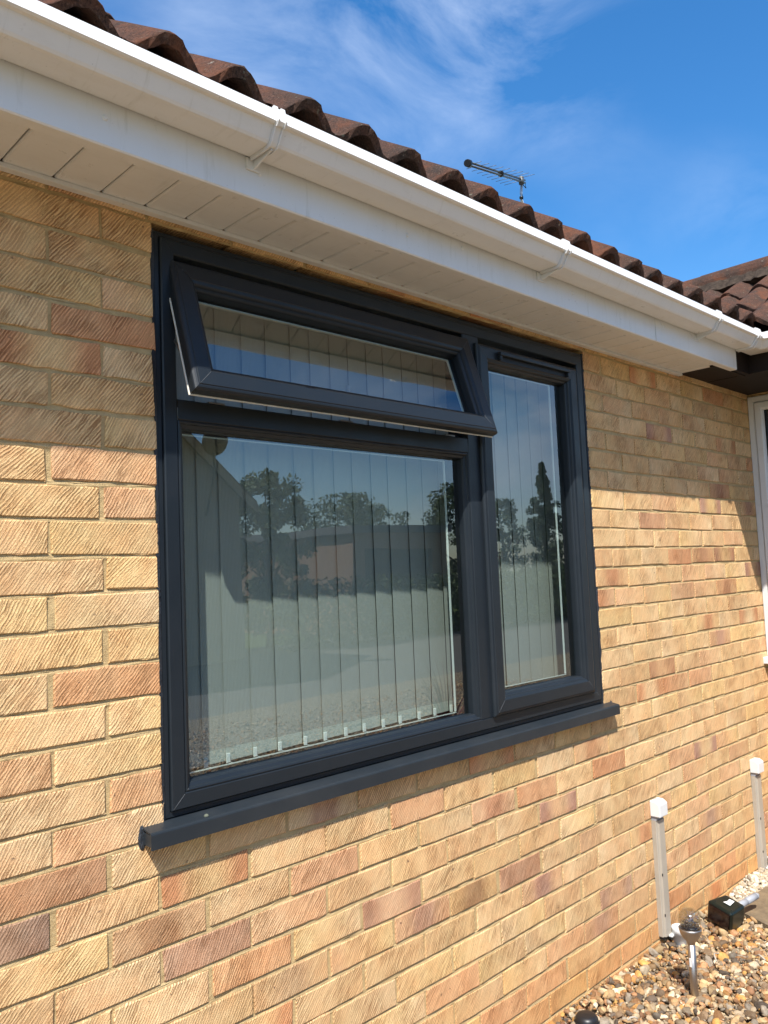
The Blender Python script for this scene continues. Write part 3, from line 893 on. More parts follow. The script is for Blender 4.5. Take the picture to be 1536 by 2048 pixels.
# section (y, z): outside then inside
GZ = G
gout = [(-.2165, GZ+.163), (-.2165, GZ+.108), (-.2185, GZ+.103), (-.223, GZ+.101), (-.283, GZ+.101), (-.289, GZ+.1025), (-.2935, GZ+.1075), (-.3095, GZ+.1345), (-.3170, GZ+.1355), (-.3215, GZ+.1385), (-.3140, GZ+.1680), (-.3110, GZ+.1700), (-.3080, GZ+.1690)]
gin = [(-.3060, GZ+.1480), (-.2905, GZ+.1090), (-.287, GZ+.1050), (-.282, GZ+.1035), (-.223, GZ+.1035), (-.2190, GZ+.107), (-.2190, GZ+.163)]
gp = gout + gin
def extrude_yz(mb, prof, xa, xb, caps=True):
    n_ = len(prof)
    V = [(x_, y_, z_) for x_ in (xa, xb) for y_, z_ in prof]
    F = [(i, (i+1) % n_, n_+(i+1) % n_, n_+i) for i in range(n_)]
    if caps: F += [tuple(range(n_)), tuple(reversed(range(n_, 2*n_)))]
    return mb.add(V, F)
GEX = 2.700
extrude_yz(MB(), gp, -1.6, GEX).build('gutter_channel', M_white, gutter)
def offset_out(prof, o):
    out = []
    for i, (y_, z_) in enumerate(prof):
        a = prof[max(0, i-1)]; b = prof[min(len(prof)-1, i+1)]
        t = Vector((b[0]-a[0], b[1]-a[1])).normalized()
        nrm = Vector((t.y, -t.x))
        # outward is away from the channel centre
        if (Vector((y_, z_)) - Vector((-.262, GZ+.14))).dot(nrm) < 0: nrm = -nrm
        out.append((y_ + nrm.x*o, z_ + nrm.y*o))
    return out
def bracket(xc, wdt=.024):
    mb = MB()
    core = gout[3:]
    band = offset_out(core, .0035) + list(reversed(offset_out(core, .0006)))
    extrude_yz(mb, band, xc-wdt/2, xc+wdt/2)
    rib = offset_out(core, .0075) + list(reversed(offset_out(core, .0036)))
    extrude_yz(mb, rib, xc-wdt/2+.001, xc-wdt/2+.0045)
    extrude_yz(mb, rib, xc+wdt/2-.0045, xc+wdt/2-.001)
    # back plate on the fascia with a gusset to the front
    mb.box(xc-.019, xc+.019, FY-.0052, FY-.0004, GZ+.074, GZ+.1005, bev=.001)
    extrude_yz(mb, [(FY-.0053, GZ+.077), (FY-.0053, GZ+.0965), (-.286, GZ+.0965), (-.286, GZ+.0935)], xc-.002, xc+.002)
    return mb.build('gutter_bracket', M_white, gutter)
for xc in (-.98, 0.137, 1.214, 2.300): bracket(xc)
# corner angle: ribbed socket then the channel along the bay
cn = MB()
core = gout[3:]
for a, b, o1, o2 in ((2.672, 2.682, .0075, .0006), (2.682, 2.690, .0045, .0006), (2.690, 2.700, .0085, .0006), (2.700, 2.712, .0050, .0006)):
    extrude_yz(cn, offset_out(core, o1) + list(reversed(offset_out(core, o2))), a+.0002, b-.0002)
cn.build('corner_union', M_white, gutter)
cs = MB()
CXc = 2.712
def turn(prof):  # the channel section turned to run along -y on the bay's side
    return prof
# mitred corner: sweep the section from +x to -y about the inside corner
V = []; n_ = len(gp)
bayF = 2.845
for st_ in range(3):
    for (y_, z_) in gp:
        d = FY - y_                       # distance out from the fascia
        if st_ == 0: V.append((CXc, y_, z_))
        elif st_ == 1: V.append((bayF - d, y_, z_))
        else: V.append((bayF - d, BY-.06, z_))
cs.add(V, [(k_*n_+i, k_*n_+(i+1) % n_, (k_+1)*n_+(i+1) % n_, (k_+1)*n_+i) for k_ in range(2) for i in range(n_)])
cs.build('gutter_channel', M_white, gutter)

# ------------------------------------------------------------------ roof
roof = empty('roof', bungalow)
roof['label'] = 'brown pantile roof above the white gutter'
PITCH = R(35)
TW = 0.326; TL = 0.42; GAUGE = 0.33
def tile_mesh():
    nn = 28; mb = MB()
    def prof(s):     # two rolls over the cover width
        t = (s/TW*2) % 1.0
        q = (t - 0.5)
        roll = 0.043*max(0, math.cos(q*math.pi*1.12))**1.6 if abs(q) < 0.446 else 0
        dip = -0.005*math.cos((t)*2*math.pi)*(1 if abs(q) > 0.35 else 0)
        return roll + dip
    V = []
    for row, (d, th) in enumerate(((0.0, 0.0), (0.008, 0.002), (TL*0.5, 0.003), (TL, 0.0))):
        for j in range(nn+1):
            s = -0.012 + (TW+0.020)*j/nn
            V.append((s, d + (random.gauss(0, .0022) if row == 0 else 0), prof(s) + th + random.gauss(0, .0010)))
    F = [(r_*(nn+1)+j, r_*(nn+1)+j+1, (r_+1)*(nn+1)+j+1, (r_+1)*(nn+1)+j) for r_ in range(3) for j in range(nn)]
    o = len(V)
    for d in (0.0, TL):
        for j in range(nn+1):
            s = -0.012 + (TW+0.020)*j/nn
            V.append((s, d, prof(s)*0.94 - 0.019 + random.gauss(0, .0012)))
    F += [(j+1, j, o+j, o+j+1) for j in range(nn)]
    F += [(o+j, o+j+1, o+nn+1+j+1, o+nn+1+j) for j in range(nn)]
    F += [(0, 0+(nn+1), o+0), ]
    mb.add(V, F, None, False)
    me = mb.mesh('roof_tile')
    sm = [i < 3*nn for i in range(len(F))]
    me.polygons.foreach_set('use_smooth', sm)
    me.materials.append(M_tile)
    return me
tmes = [tile_mesh() for _ in range(6)]
EY = -0.268; EZ = G + 0.195       # front edge of the eaves course
VX_ = 2.735                       # eave edge of the bay roof
def place_tile(M, parent):
    o = bpy.data.objects.new('roof_tile', random.choice(tmes)); col.objects.link(o); o.parent = parent; o.matrix_local = M
    return o
Mroof = Matrix.Translation((0, EY, EZ)) @ Matrix.Rotation(PITCH, 4, 'X') @ Matrix.Rotation(0.0, 4, 'X')
tilt = Matrix.Rotation(-R(2.6), 4, 'X')
XOFF = -0.095 - TW*0.25           # puts a roll where the photograph has one
ncr = 10
for r_ in range(ncr):
    d = r_*GAUGE
    yy = EY + d*math.cos(PITCH)
    for i in range(-5, 12):
        xa = XOFF + i*TW
        if xa + TW*0.55 > VX_ + (yy - EY) + 0.10: continue
        if r_ > 2 and xa < -1.0: continue
        jit = Matrix.Translation((random.gauss(0,.004), d + random.gauss(0,.007), 0.013 + random.gauss(0,.003))) @ Matrix.Rotation(random.gauss(0, R(.9)), 4, 'Z')
        place_tile(Matrix.Translation((xa, EY, EZ)) @ Matrix.Rotation(PITCH, 4, 'X') @ jit @ tilt, roof)
# deck
dk = MB()
ridge_y = EY + ncr*GAUGE*math.cos(PITCH); ridge_z = EZ + ncr*GAUGE*math.sin(PITCH)
def slab(pts, t=0.03):
    mb = MB(); V = list(pts) + [(p[0], p[1], p[2]-t) for p in pts]; n_ = len(pts)
    return mb.add(V, [tuple(range(n_)), tuple(reversed(range(n_, 2*n_)))] + [(i, n_+i, n_+(i+1) % n_, (i+1) % n_) for i in range(n_)])
slab([(-1.8, EY+.03, EZ-.030), (VX_+.1, EY+.03, EZ-.030), (VX_+3.2, ridge_y, ridge_z-.035), (7.5, ridge_y, ridge_z-.035), (-1.8, ridge_y, ridge_z-.035)]).build('roof_deck', M_deck, roof)
slab([(-1.8, ridge_y, ridge_z-.035), (7.5, ridge_y, ridge_z-.035), (7.5, ridge_y+3.3, EZ), (-1.8, ridge_y+3.3, EZ)]).build('roof_deck', M_tile, roof)
# dark board behind the tile ends
MB().box(-1.6, 2.72, -.214, -.190, SZ+.1755, EZ+.012).build('tilting_fillet', M_deck, roof)
# ridge tiles
def half_round(p0, p1, r_, name, parent, mat):
    p0 = Vector(p0); p1 = Vector(p1); t = (p1-p0).normalized(); a = t.cross(Vector((0,0,1))).normalized()
    mb = MB(); nn = 12; V = []
    for rad, zo in ((r_, 0), (r_-.016, 0)):
        for p in (p0, p1):
            for j in range(nn+1):
                q = math.pi*j/nn
                V.append(p + a*math.cos(q)*rad*1.05 + Vector((0,0,1))*(math.sin(q)*rad*0.8 + zo))
    k_ = nn+1
    F = [(j, j+1, k_+j+1, k_+j) for j in range(nn)] + [(2*k_+j+1, 2*k_+j, 3*k_+j, 3*k_+j+1) for j in range(nn)]
    F += [(j+1, j, 2*k_+j, 2*k_+j+1) for j in range(nn)] + [(k_+j, k_+j+1, 3*k_+j+1, 3*k_+j) for j in range(nn)]
    mb.add(V, F, None, False)
    o = mb.build(name, mat, parent)
    return o
for i in range(10):
    xa = 2.6 + i*0.46
    half_round((xa, ridge_y, ridge_z+.0), (xa+.455, ridge_y, ridge_z+.0), .125, 'ridge_tile', roof, M_tile)
# bay roof
BP = R(29.5)
ridge_x = 3.66; brz = EZ + (ridge_x-VX_)*math.tan(BP)
for r_ in range(4):
    d = r_*GAUGE
    xx = VX_ + d*math.cos(BP)
    for i in range(-4, 8):
        ya = -0.20 + i*TW            # along +y
        # local: x along -y, y up-slope (+x), z normal
        if ya - TW*0.6 > EY + (xx-VX_) + 0.12: continue
        if ya - TW < BY-.12: continue
        if xx > ridge_x - 0.12: continue
        M_ = Matrix.Translation((VX_, ya, EZ-.004)) @ Matrix.Rotation(-math.pi/2, 4, 'Z') @ Matrix.Rotation(BP, 4, 'X') @ Matrix.Translation((random.gauss(0,.003), d+random.gauss(0,.005), .012+random.gauss(0,.002))) @ tilt
        place_tile(M_, roof)
slab([(VX_+.03, BY-.06, EZ-.03), (ridge_x, BY-.06, brz-.03), (ridge_x, 1.15, brz-.03), (VX_+.03, EY, EZ-.03)]).build('bay_deck', M_deck, roof)
slab([(ridge_x, BY-.06, brz-.03), (ridge_x+1.4, BY-.06, EZ-.2), (ridge_x+1.4, 1.15, EZ-.2), (ridge_x, 1.15, brz-.03)]).build('bay_deck', M_tile, roof)
MB().add([(ridge_x, BY-.05, brz-.06), (VX_+.1, BY-.05, EZ-.05), (5.0, BY-.05, EZ-.15), (ridge_x, BY-.02, brz-.06), (VX_+.1, BY-.02, EZ-.05), (5.0, BY-.02, EZ-.15)], [(0,1,2),(5,4,3),(0,3,4,1),(1,4,5,2),(2,5,3,0)]).build('bay_gable', M_brown, roof)
for i in range(6):
    ya = BY-.09 + i*0.42
    half_round((ridge_x, ya, brz-.004+random.gauss(0,.003)), (ridge_x, ya+.43, brz-.002), .125, 'ridge_tile', roof, M_tile)
# mortar bed under the bay ridge, ragged
bd = MB(); V = []
nn = 70
for i in range(nn+1):
    y_ = BY-.06 + 1.9*i/nn
    V += [(ridge_x-.118, y_, brz+.022+random.gauss(0,.003)), (ridge_x-.165-abs(random.gauss(0,.014)), y_, brz-.055+random.gauss(0,.004)), (ridge_x-.10, y_, brz-.09)]
bd.add(V, [(3*i+a, 3*i+a+1, 3*i+3+a+1, 3*i+3+a) for i in range(nn) for a in (0, 1)])
bd.build('ridge_mortar', plain('lichened_mortar', (.036,.027,.021), .95, .1, 0, .012, 50, .8, 30, (.085,.062,.045)), roof, fix=False)
# valley
vl = MB(); vl.add([(VX_-.10, EY+.0, EZ-.010), (VX_+.10, EY-.02, EZ-.010), (VX_+1.2, EY+1.02, EZ+.66), (VX_+1.0, EY+1.22, EZ+.66)], [(0,1,2,3)])
vl.build('valley_lining', M_lead, roof, fix=False)

# ------------------------------------------------------------------ white window in the bay's side
ww = empty('bay_window', bungalow)
ww['label'] = 'white plastic window in the side of the porch bay at the right edge'
MY = Matrix(((0,1,0,BX),( -1,0,0,0),(0,0,1,0),(0,0,0,1)))     # (s, depth, z) -> (BX+depth, -s, z)
def wpart(name, mb, mat):
    mb.xform(MY); return mb.build(name, mat, ww)
wz0, wz1 = G-1.300, G+0.010
wpart('outer_frame', MB().rectsweep(0.002, 0.38, wz0, wz1, [(0,.07),(0,-.010),(.003,-.013),(.026,-.013),(.030,-.010),(.033,.004),(.040,.004),(.040,.07)], gap=g), M_white)
wpart('sash', MB().rectsweep(0.036, 0.346, wz0+.034, wz1-.034, [(0,.004),(0,-.018),(.003,-.021),(.030,-.021),(.036,-.014),(.040,-.004),(.041,.02)], gap=g, closed=False), M_white)
wpart('glass_pane', MB().box(.07, .312, .012, .016, wz0+.07, wz1-.07), M_glass)
s_ = MB(); s_.rectsweep(.0768, .3052, wz0+.0748, wz1-.0748, [(0,-.001),(.005,-.001),(.005,.011),(0,.011)])
wpart('gasket', s_, M_black)
wpart('sill', MB().box(-.010, .40, -.060, .02, wz0-.034, wz0-.0015, bev=.003), M_white)

# ------------------------------------------------------------------ TV aerial on the ridge
def aerial():
    t = tag(empty('tv_aerial', None, (5.05, ridge_y, ridge_z)), 'small metal television aerial rising behind the tiled roof', 'aerial')
    def part(name, mb, mat):
        o = mb.build(name, mat)
        o.parent = t; o.matrix_parent_inverse = Matrix.Translation((-5.05, -ridge_y, -ridge_z)); return o
    tip = Vector((3.744, 2.050, 4.511)); tail = Vector((5.120, 2.500, 4.987)); top = Vector((5.075, 2.500, 4.997)); mid = Vector((5.049, 2.500, 4.791)); low = Vector((5.109, 2.500, 4.696))
    part('mast', MB().tube([low + Vector((0.0, 0, -0.55)), low, mid + Vector((0,0,-.005)), mid + Vector((0,0,.06)), top], .0125, 10), M_pole)
    bx = (tail-tip).normalized()
    side = bx.cross(Vector((0,0,1))).normalized()
    b = MB()
    for o in (0.012, -0.012):
        b.tube([tip + Vector((0,0,o)), tail + Vector((0,0,o))], .0085, 8)
    part('boom', b, M_alu)
    part('boom_cap', MB().tube([tip - bx*.03, tip + bx*.012], [.028, .030], 10), M_blackp)
    part('clamp', MB().tube([tail - bx*.12 + Vector((0,0,-.035)), tail - bx*.12 + Vector((0,0,.030))], .024, 8), M_alu)
    L_ = (tail-tip).length
    part('clip', MB().tube([tip + bx*(L_*.515), tip + bx*(L_*.535)], .026, 8), M_blackp)
    ln = 0.06
    for i in range(9):
        c = tip + bx*(L_*(0.08 + 0.10*i)); hl = 0.062 + 0.010*i
        sgn = 1 if i % 2 else -1
        e = MB().tube([c + Vector((0,0,.012*sgn)), c + side*hl*sgn + Vector((0,0,.012*sgn))], .0020, 6)
        e.tube([c + Vector((0,0,-.012*sgn)), c - side*hl*sgn + Vector((0,0,-.012*sgn))], .0020, 6)
        part('element', e, M_alu)
    part('cable', MB().tube([tail + Vector((0,0,-.01)), tail + bx*.02 + Vector((0,0,-.06)), mid + Vector((.02,0,.16)), mid + Vector((.016,0,0)), low + Vector((.016,0,0))], .004, 6), M_blackp)
    for q in (.28, .02): part('cable_tie', MB().tube([mid + Vector((0,0,q*.6)), mid + Vector((0,0,q*.6+.018))], .018, 8), M_blackp)
aerial()

# ------------------------------------------------------------------ trunking down the wall, with the collars they drain into
def trunking(x, zt, zb, label):
    t = tag(empty('cable_trunking', None, (x, 0, 0)), label, 'trunking', 'trunking on the brick wall')
    def part(name, mb, mat, par=t):
        o = mb.build(name, mat); o.parent = par; o.matrix_parent_inverse = Matrix.Translation((-x, 0, 0)); return o
    hw = .0275
    pr = [(x-hw, -.0012), (x-hw, -.018), (x-hw+.003, -.0200), (x-hw+.008, -.0204), (x-hw+.010, -.0262), (x-hw+.012, -.0275), (x+hw-.004, -.0275), (x+hw-.001, -.0255), (x+hw, -.022), (x+hw, -.0012)]
    V = [(a, b, z) for z in (zb, zt-.075) for a, b in pr]; n_ = len(pr)
    part('channel', MB().add(V, [(i, i+1, n_+i+1, n_+i) for i in range(n_-1)] + [tuple(range(n_)), tuple(reversed(range(n_, 2*n_)))]), M_trunk)
    part('collar', MB().box(x-hw+.001, x+hw-.001, -.0225, -.0014, zt-.0745, zt-.0605), M_greypl)
    cw = .0320; cp = [(-.001, zt), (-.026, zt-.001), (-.042, zt-.013), (-.042, zt-.060), (-.001, zt-.060)]
    bm = bmesh.new()
    vv = [bm.verts.new((a, y_, z_)) for a in (x-cw, x+cw) for y_, z_ in cp]; n5 = len(cp)
    for i in range(n5): bm.faces.new((vv[i], vv[(i+1) % n5], vv[n5+(i+1) % n5], vv[n5+i]))
    bm.faces.new(vv[:n5]); bm.faces.new(list(reversed(vv[n5:])))
    bmesh.ops.recalc_face_normals(bm, faces=bm.faces)
    bmesh.ops.bevel(bm, geom=list(bm.edges), offset=.003, segments=2, profile=.5, affect='EDGES')
    bm.verts.index_update()
    mb = MB().add([v_.co.copy() for v_ in bm.verts], [[q.index for q in f.verts] for f in bm.faces]); bm.free()
    part('end_cap', mb, M_cap)
    for zz in (zb + .225, zb+.075): part('fixing_screw', MB().box(x-hw+.0095, x-hw+.0135, -.0290, -.0255, zz, zz+.010, bev=.001), M_blackp)
    part('cap_hole', MB().box(x-.004, x+.002, -.0120, -.0080, zt-.004, zt+.0006), M_blackp)
    part('cut_end', MB().box(x-hw+.004, x+hw-.012, -.020, -.0016, zb-.010, zb-.0003), M_blackp)
    sp_ = MB().box(x+.004, x+.052, -.040, -.020, zb-.006, zb+.002, bev=.002); part('spout', sp_, M_cup)
trunking(2.103, G-1.728, G-2.236, 'cream plastic trunking with white cap on the wall beside the solar light')
trunking(3.060, G-1.752, G-2.250, 'cream plastic trunking with white cap at the far end of the brick wall')
def pipe_collar(x, y, label):
    prof = [(.029, -.03), (.030, .045), (.0325, .0455), (.0335, .066), (.0325, .068), (.0295, .068), (.0285, .060), (.0270, .03), (.026, -.01), (.0, -.01)]
    o = MB().lathe(0, 0, prof, 28).build('drain_collar', M_cup); o.location = (x, y, 0)
    tag(o, label, 'pipe', 'drain collars at the foot of the wall')
pipe_collar(2.152, -.052, 'short white pipe collar in the gravel under the trunking near the solar light')
pipe_collar(3.118, -.050, 'short white pipe collar at the far right foot of the wall')

# ------------------------------------------------------------------ gravel
def ico(sub):
    bm = bmesh.new(); bmesh.ops.create_icosphere(bm, subdivisions=sub, radius=1.0)
    bm.verts.index_update()
    v = np.array([q.co[:] for q in bm.verts], np.float32); f = np.array([[q.index for q in p.verts] for p in bm.faces], np.int32); bm.free(); return v, f
PAL = np.array([(.40,.27,.145),(.47,.35,.20),(.58,.47,.32),(.62,.55,.42),(.46,.25,.085),(.30,.165,.075),(.20,.145,.095),(.135,.11,.088),(.26,.235,.20),(.36,.30,.22),(.50,.30,.10),(.22,.12,.065),(.42,.24,.13)], np.float32)
PW = np.array([16,14,9,7,5,9,10,8,8,12,4,6,8], float); PW /= PW.sum()
WHITE = np.array([(.62,.59,.50),(.56,.51,.42),(.48,.41,.31),(.66,.64,.58)], np.float32)
def stones(name, XY, Z, size, sub, pal, pw, flat, label, angular=0.34, lo=.42, hi=1.08):
    v, f = ico(sub); nv, nf = len(v), len(f); N = len(XY)
    nvar = 14
    shapes = []
    for _ in range(nvar):
        d = np.ones(nv)
        for _ in range(5):
            ax = rng.normal(size=3); ax /= np.linalg.norm(ax); d += angular*np.tanh(2.5*(v@ax - rng.uniform(-.3,.5)))*rng.uniform(-.6,.35)
        s = v*d[:, None]*rng.uniform(.86,1.12,size=(nv,1))
        shapes.append(s)
    shapes = np.array(shapes)
    idx = rng.integers(0, nvar, N)
    q = rng.normal(size=(N,4)); 
    q[:, 1:3] *= 0.35                            # mostly lying flat
    q /= np.linalg.norm(q, axis=1, keepdims=True)
    w_, x_, y_, z_ = q.T
    Rm = np.stack([1-2*(y_*y_+z_*z_), 2*(x_*y_-z_*w_), 2*(x_*z_+y_*w_), 2*(x_*y_+z_*w_), 1-2*(x_*x_+z_*z_), 2*(y_*z_-x_*w_), 2*(x_*z_-y_*w_), 2*(y_*z_+x_*w_), 1-2*(x_*x_+y_*y_)], 1).reshape(N,3,3)
    sc_ = np.stack([size*rng.uniform(.8,1.35,N), size*rng.uniform(.65,1.0,N), size*flat*rng.uniform(.7,1.15,N)], 1)
    P = shapes[idx]*sc_[:, None, :]
    P = np.einsum('nij,nvj->nvi', Rm, P)
    P[:, :, 0] += XY[:, 0:1]; P[:, :, 1] += XY[:, 1:2]; P[:, :, 2] += Z[:, None]
    F = (f[None] + (np.arange(N)*nv)[:, None, None]).reshape(-1, 3)
    me = bpy.data.meshes.new(name)
    me.vertices.add(N*nv); me.vertices.foreach_set('co', P.reshape(-1).astype(np.float32))
    me.loops.add(len(F)*3); me.loops.foreach_set('vertex_index', F.reshape(-1).astype(np.int32))
    me.polygons.add(len(F)); me.polygons.foreach_set('loop_start', np.arange(len(F), dtype=np.int32)*3)
    me.polygons.foreach_set('use_smooth', np.repeat(rng.random(N) < .42, nf))
    me.update(calc_edges=True); me.validate()
    c = pal[rng.choice(len(pal), N, p=pw)]*rng.uniform(lo,hi,(N,1))*np.array([1.04, .96, .84])
    C = np.ones((N*nv, 4), np.float32); C[:, :3] = np.repeat(c, nv, 0)
    a = me.attributes.new('tint', 'FLOAT_COLOR', 'POINT'); a.data.foreach_set('color', C.reshape(-1))
    o = link(name, me, M_stone)
    return tag(o, label, 'gravel', kind='stuff')
def mound(x, y):      # gravel heaped a little against the wall
    return 0.014*np.exp(-np.abs(y)/.08) + 0.008*np.sin(x*9)*np.cos(y*11)
N = 10500
XY = np.stack([rng.uniform(1.00, 3.15, N), -np.abs(rng.uniform(.002, .95, N))], 1)
pale = (XY[:, 0] > 2.60) & (XY[:, 1] > -.105)
slabm = (XY[:, 0] > 2.47) & (XY[:, 0] < 2.92) & (XY[:, 1] < -.10) & (XY[:, 1] > -.30) & (rng.random(N) < .72)
XYn = XY[~pale & ~slabm]
size = np.clip(rng.lognormal(math.log(.0102), .36, len(XYn)), .0045, .023)
stones('gravel', XYn, mound(XYn[:,0], XYn[:,1]) + rng.uniform(-.010, .006, len(XYn)), size, 2, PAL, PW, .62, 'brown and cream pea gravel along the foot of the wall')
Ng = 5200
XYg = np.stack([rng.uniform(1.05, 2.60, Ng), -rng.uniform(.0, .75, Ng)], 1)
stones('gravel_grit', XYg, mound(XYg[:,0], XYg[:,1]) + rng.uniform(-.004, .007, Ng), np.clip(rng.lognormal(math.log(.0036), .3, Ng), .002, .006), 1, PAL, PW, .7, 'small grit lying between the brown pebbles')
XYp = XY[pale]; XYp = np.concatenate([XYp, np.stack([rng.uniform(2.62, 3.15, 420), -rng.uniform(0.01, .105, 420)], 1)])
stones('white_chippings', XYp, mound(XYp[:,0], XYp[:,1]) + rng.uniform(-.004, .012, len(XYp)), np.clip(rng.lognormal(math.log(.0095), .25, len(XYp)), .005, .018), 1, WHITE, np.ones(4)/4, .75, 'white stone chippings in the corner beyond the green device', .34)
N2 = 15000
XY2 = np.stack([rng.uniform(-2.2, 8.0, N2), -.95 - 4.6*rng.random(N2)**1.2], 1)
XY3 = np.stack([rng.uniform(-2.2, 1.0, 3000), -rng.uniform(.0, .95, 3000)], 1)
XY2 = np.concatenate([XY2, XY3])
def gcheap(): return np.clip(rng.lognormal(math.log(.012), .3, len(XY2)), .006, .024)
stones('gravel', XY2, rng.uniform(-.012, .002, len(XY2)), gcheap(), 1, PAL, PW, .6, 'brown gravel spread out in front of the house', .30, .95, 1.4)

# ------------------------------------------------------------------ things on the gravel
def crackle():
    m_ = glass_material('crackle_glass', .10, (.88, .88, .85))
    t = m_.node_tree
    vv = t.nodes.new('ShaderNodeTexVoronoi'); vv.feature = 'DISTANCE_TO_EDGE'; vv.inputs['Scale'].default_value = 110
    tcx = t.nodes.new('ShaderNodeTexCoord'); t.links.new(tcx.outputs['Object'], vv.inputs['Vector'])
    mr = t.nodes.new('ShaderNodeMapRange'); mr.inputs['From Max'].default_value = .10; t.links.new(vv.outputs['Distance'], mr.inputs['Value'])
    bp = t.nodes.new('ShaderNodeBump'); bp.inputs['Distance'].default_value = .006; t.links.new(mr.outputs[0], bp.inputs['Height'])
    gl = [n for n in t.nodes if n.type == 'BSDF_GLOSSY'][0]; t.links.new(bp.outputs[0], gl.inputs['Normal']); gl.inputs['Roughness'].default_value = .08
    dot = [n for n in t.nodes if n.type == 'VECT_MATH'][0]; t.links.new(bp.outputs[0], dot.inputs[0])
    return m_
def solar_light(x, y, label):
    t = tag(empty('solar_light', None, (x, y, 0)), label, 'garden light')
    def part(name, mb, mat, par=t):
        o = mb.build(name, mat); o.parent = par; return o
    lean = Matrix.Rotation(R(1.6), 4, 'Y') @ Matrix.Rotation(R(-1.0), 4, 'X')
    part('stem', MB().tube([(0,0,-.04), (0,0,.188)], .0128, 20).xform(lean), M_steel)
    part('cup', MB().lathe(0, 0, [(.0128,.180),(.0140,.186),(.0180,.192),(.0270,.201),(.0330,.212),(.0370,.226),(.0378,.232),(.0352,.233),(.0345,.228),(.0,.222)], 32).xform(lean), M_steel)
    Mg = crackle()
    cz, rr_ = .258, .0385
    outer = [(rr_*math.sin(a), cz - rr_*math.cos(a)) for a in np.linspace(R(44), R(180), 22)]
    inner = [((rr_-.003)*math.sin(a), cz - (rr_-.003)*math.cos(a)) for a in np.linspace(R(180), R(44), 22)]
    part('globe', MB().lathe(0, 0, outer + inner, 36).xform(lean), Mg)
    part('solar_cell', MB().lathe(0, 0, [(.0, .238), (.028, .237), (.029, .2345), (.0, .2342)], 24).xform(lean), plain('solar_cell_glass', (.008,.010,.018), .15, .6))
    ch = MB()
    for _ in range(46):
        a = random.uniform(0, 2*math.pi); r_ = random.uniform(.004, .030); s_ = random.uniform(.003, .006); zz = .240 + random.uniform(0, .014)
        c = Vector((r_*math.cos(a), r_*math.sin(a), zz)); u_ = Vector([random.gauss(0,1) for _ in range(3)]).normalized(); w2 = u_.cross(Vector((.3,.5,.8))).normalized()
        p0 = c + u_*s_; p1 = c - u_*s_*.7 + w2*s_*.6; p2 = c - u_*s_*.5 - w2*s_*.8; k3 = u_.cross(w2)*.0012
        ch.add([p0+k3, p1+k3, p2+k3, p0-k3, p1-k3, p2-k3], [(0,1,2),(5,4,3),(0,3,4,1),(1,4,5,2),(2,5,3,0)])
    part('glass_chips', ch.xform(lean), plain('dark_glass_chip', (.03,.035,.04), .1, .6))
    part('label_sticker', MB().box(-.0145, -.0128, -.004, .004, .112, .140), M_cap)
    return t
solar_light(1.806, -.266, 'steel stake solar light with a crackled glass globe standing in the gravel')
MB_foot = MB().lathe(0, 0, [(.0,.020),(.026,.019),(.036,.015),(.038,.010),(.0,.006)], 9)
MB_foot.v = [(a*random.uniform(.9,1.1)+.004, b*.62*random.uniform(.9,1.1)-.012, c) for a, b, c in MB_foot.v]
o = MB_foot.build('flat_stone', plain('flat_brown_flint', (.20,.14,.085), .8, .2, 0, .003, 120, .6, 40)); o.location = (1.815, -.270, -.002)
tag(o, 'flat brown stone at the foot of the solar light', 'stone')

def device():
    t = tag(empty('animal_repeller', None, (2.412, -.122, .0)), 'dark green plastic box lying on its side with a grey stake', 'garden device')
    # box axis points along the stake
    ax = Vector((.97, -.22, .10)).normalized(); up = Vector((-.10, -.20, 1)).normalized(); sd = up.cross(ax).normalized(); up = ax.cross(sd)
    Mx = Matrix(((ax.x, sd.x, up.x, 0), (ax.y, sd.y, up.y, 0), (ax.z, sd.z, up.z, .058), (0,0,0,1)))
    def part(name, mb, mat):
        mb.xform(Mx); o = mb.build(name, mat); o.parent = t; return o
    b = MB()
    bm = bmesh.new(); bmesh.ops.create_cube(bm, size=1)
    for q in bm.verts:
        k = 1.0 if q.co.x < 0 else .80
        q.co = Vector((q.co.x*.105, q.co.y*.112*k, q.co.z*.088*(1.0 if q.co.x < 0 else .86)))
    bmesh.ops.bevel(bm, geom=list(bm.edges), offset=.011, segments=3, profile=.5, affect='EDGES'); bm.verts.index_update()
    b.add([q.co.copy() for q in bm.verts], [[v_.index for v_ in f.verts] for f in bm.faces]); bm.free()
    part('case', b, M_green)
    part('front_panel', MB().box(-.0555, -.0515, -.046, .046, -.034, .034, bev=.003), plain('dark_red_lens', (.012,.005,.005), .18, .6))
    part('panel_rim', MB().box(-.0540, -.0490, -.0515, -.0475, -.037, .037, bev=.0015), M_green)
    part('stake_socket', MB().tube([(.050,0,0), (.068,0,0)], [.026,.020], 18), M_green)
    part('stake', MB().tube([(.066,0,0), (.125,0,0), (.1251,0,0), (.128,0,0), (.1281,0,0), (.190,0,0)], [.0135,.0135,.0128,.0128,.0135,.0135], 18), M_greypl)
    part('stake_tip', MB().tube([(.190,0,0), (.196,0,0), (.214,0,0)], [.0138,.0125,.002], 14), M_greypl)
    part('paper_label', MB().add([(-.010,-.018,.0448),(.030,-.010,.0432),(.026,.010,.0434),(.004,.006,.0446),(-.012,.012,.0450)], [(0,1,2,3,4)]).add([(-.010,-.018,.0440),(.030,-.010,.0424),(.026,.010,.0426),(.004,.006,.0438),(-.012,.012,.0442)], [(4,3,2,1,0)]), M_cap)
    sc2 = MB()
    for a, c in ((-.030,-.038),(-.030,.034),(.024,-.034),(.020,.032)): sc2.lathe(a, c, [(.0,.0452),(.0028,.0450),(.003,.0430)], 8)
    part('screw', sc2, M_blackp)
device()
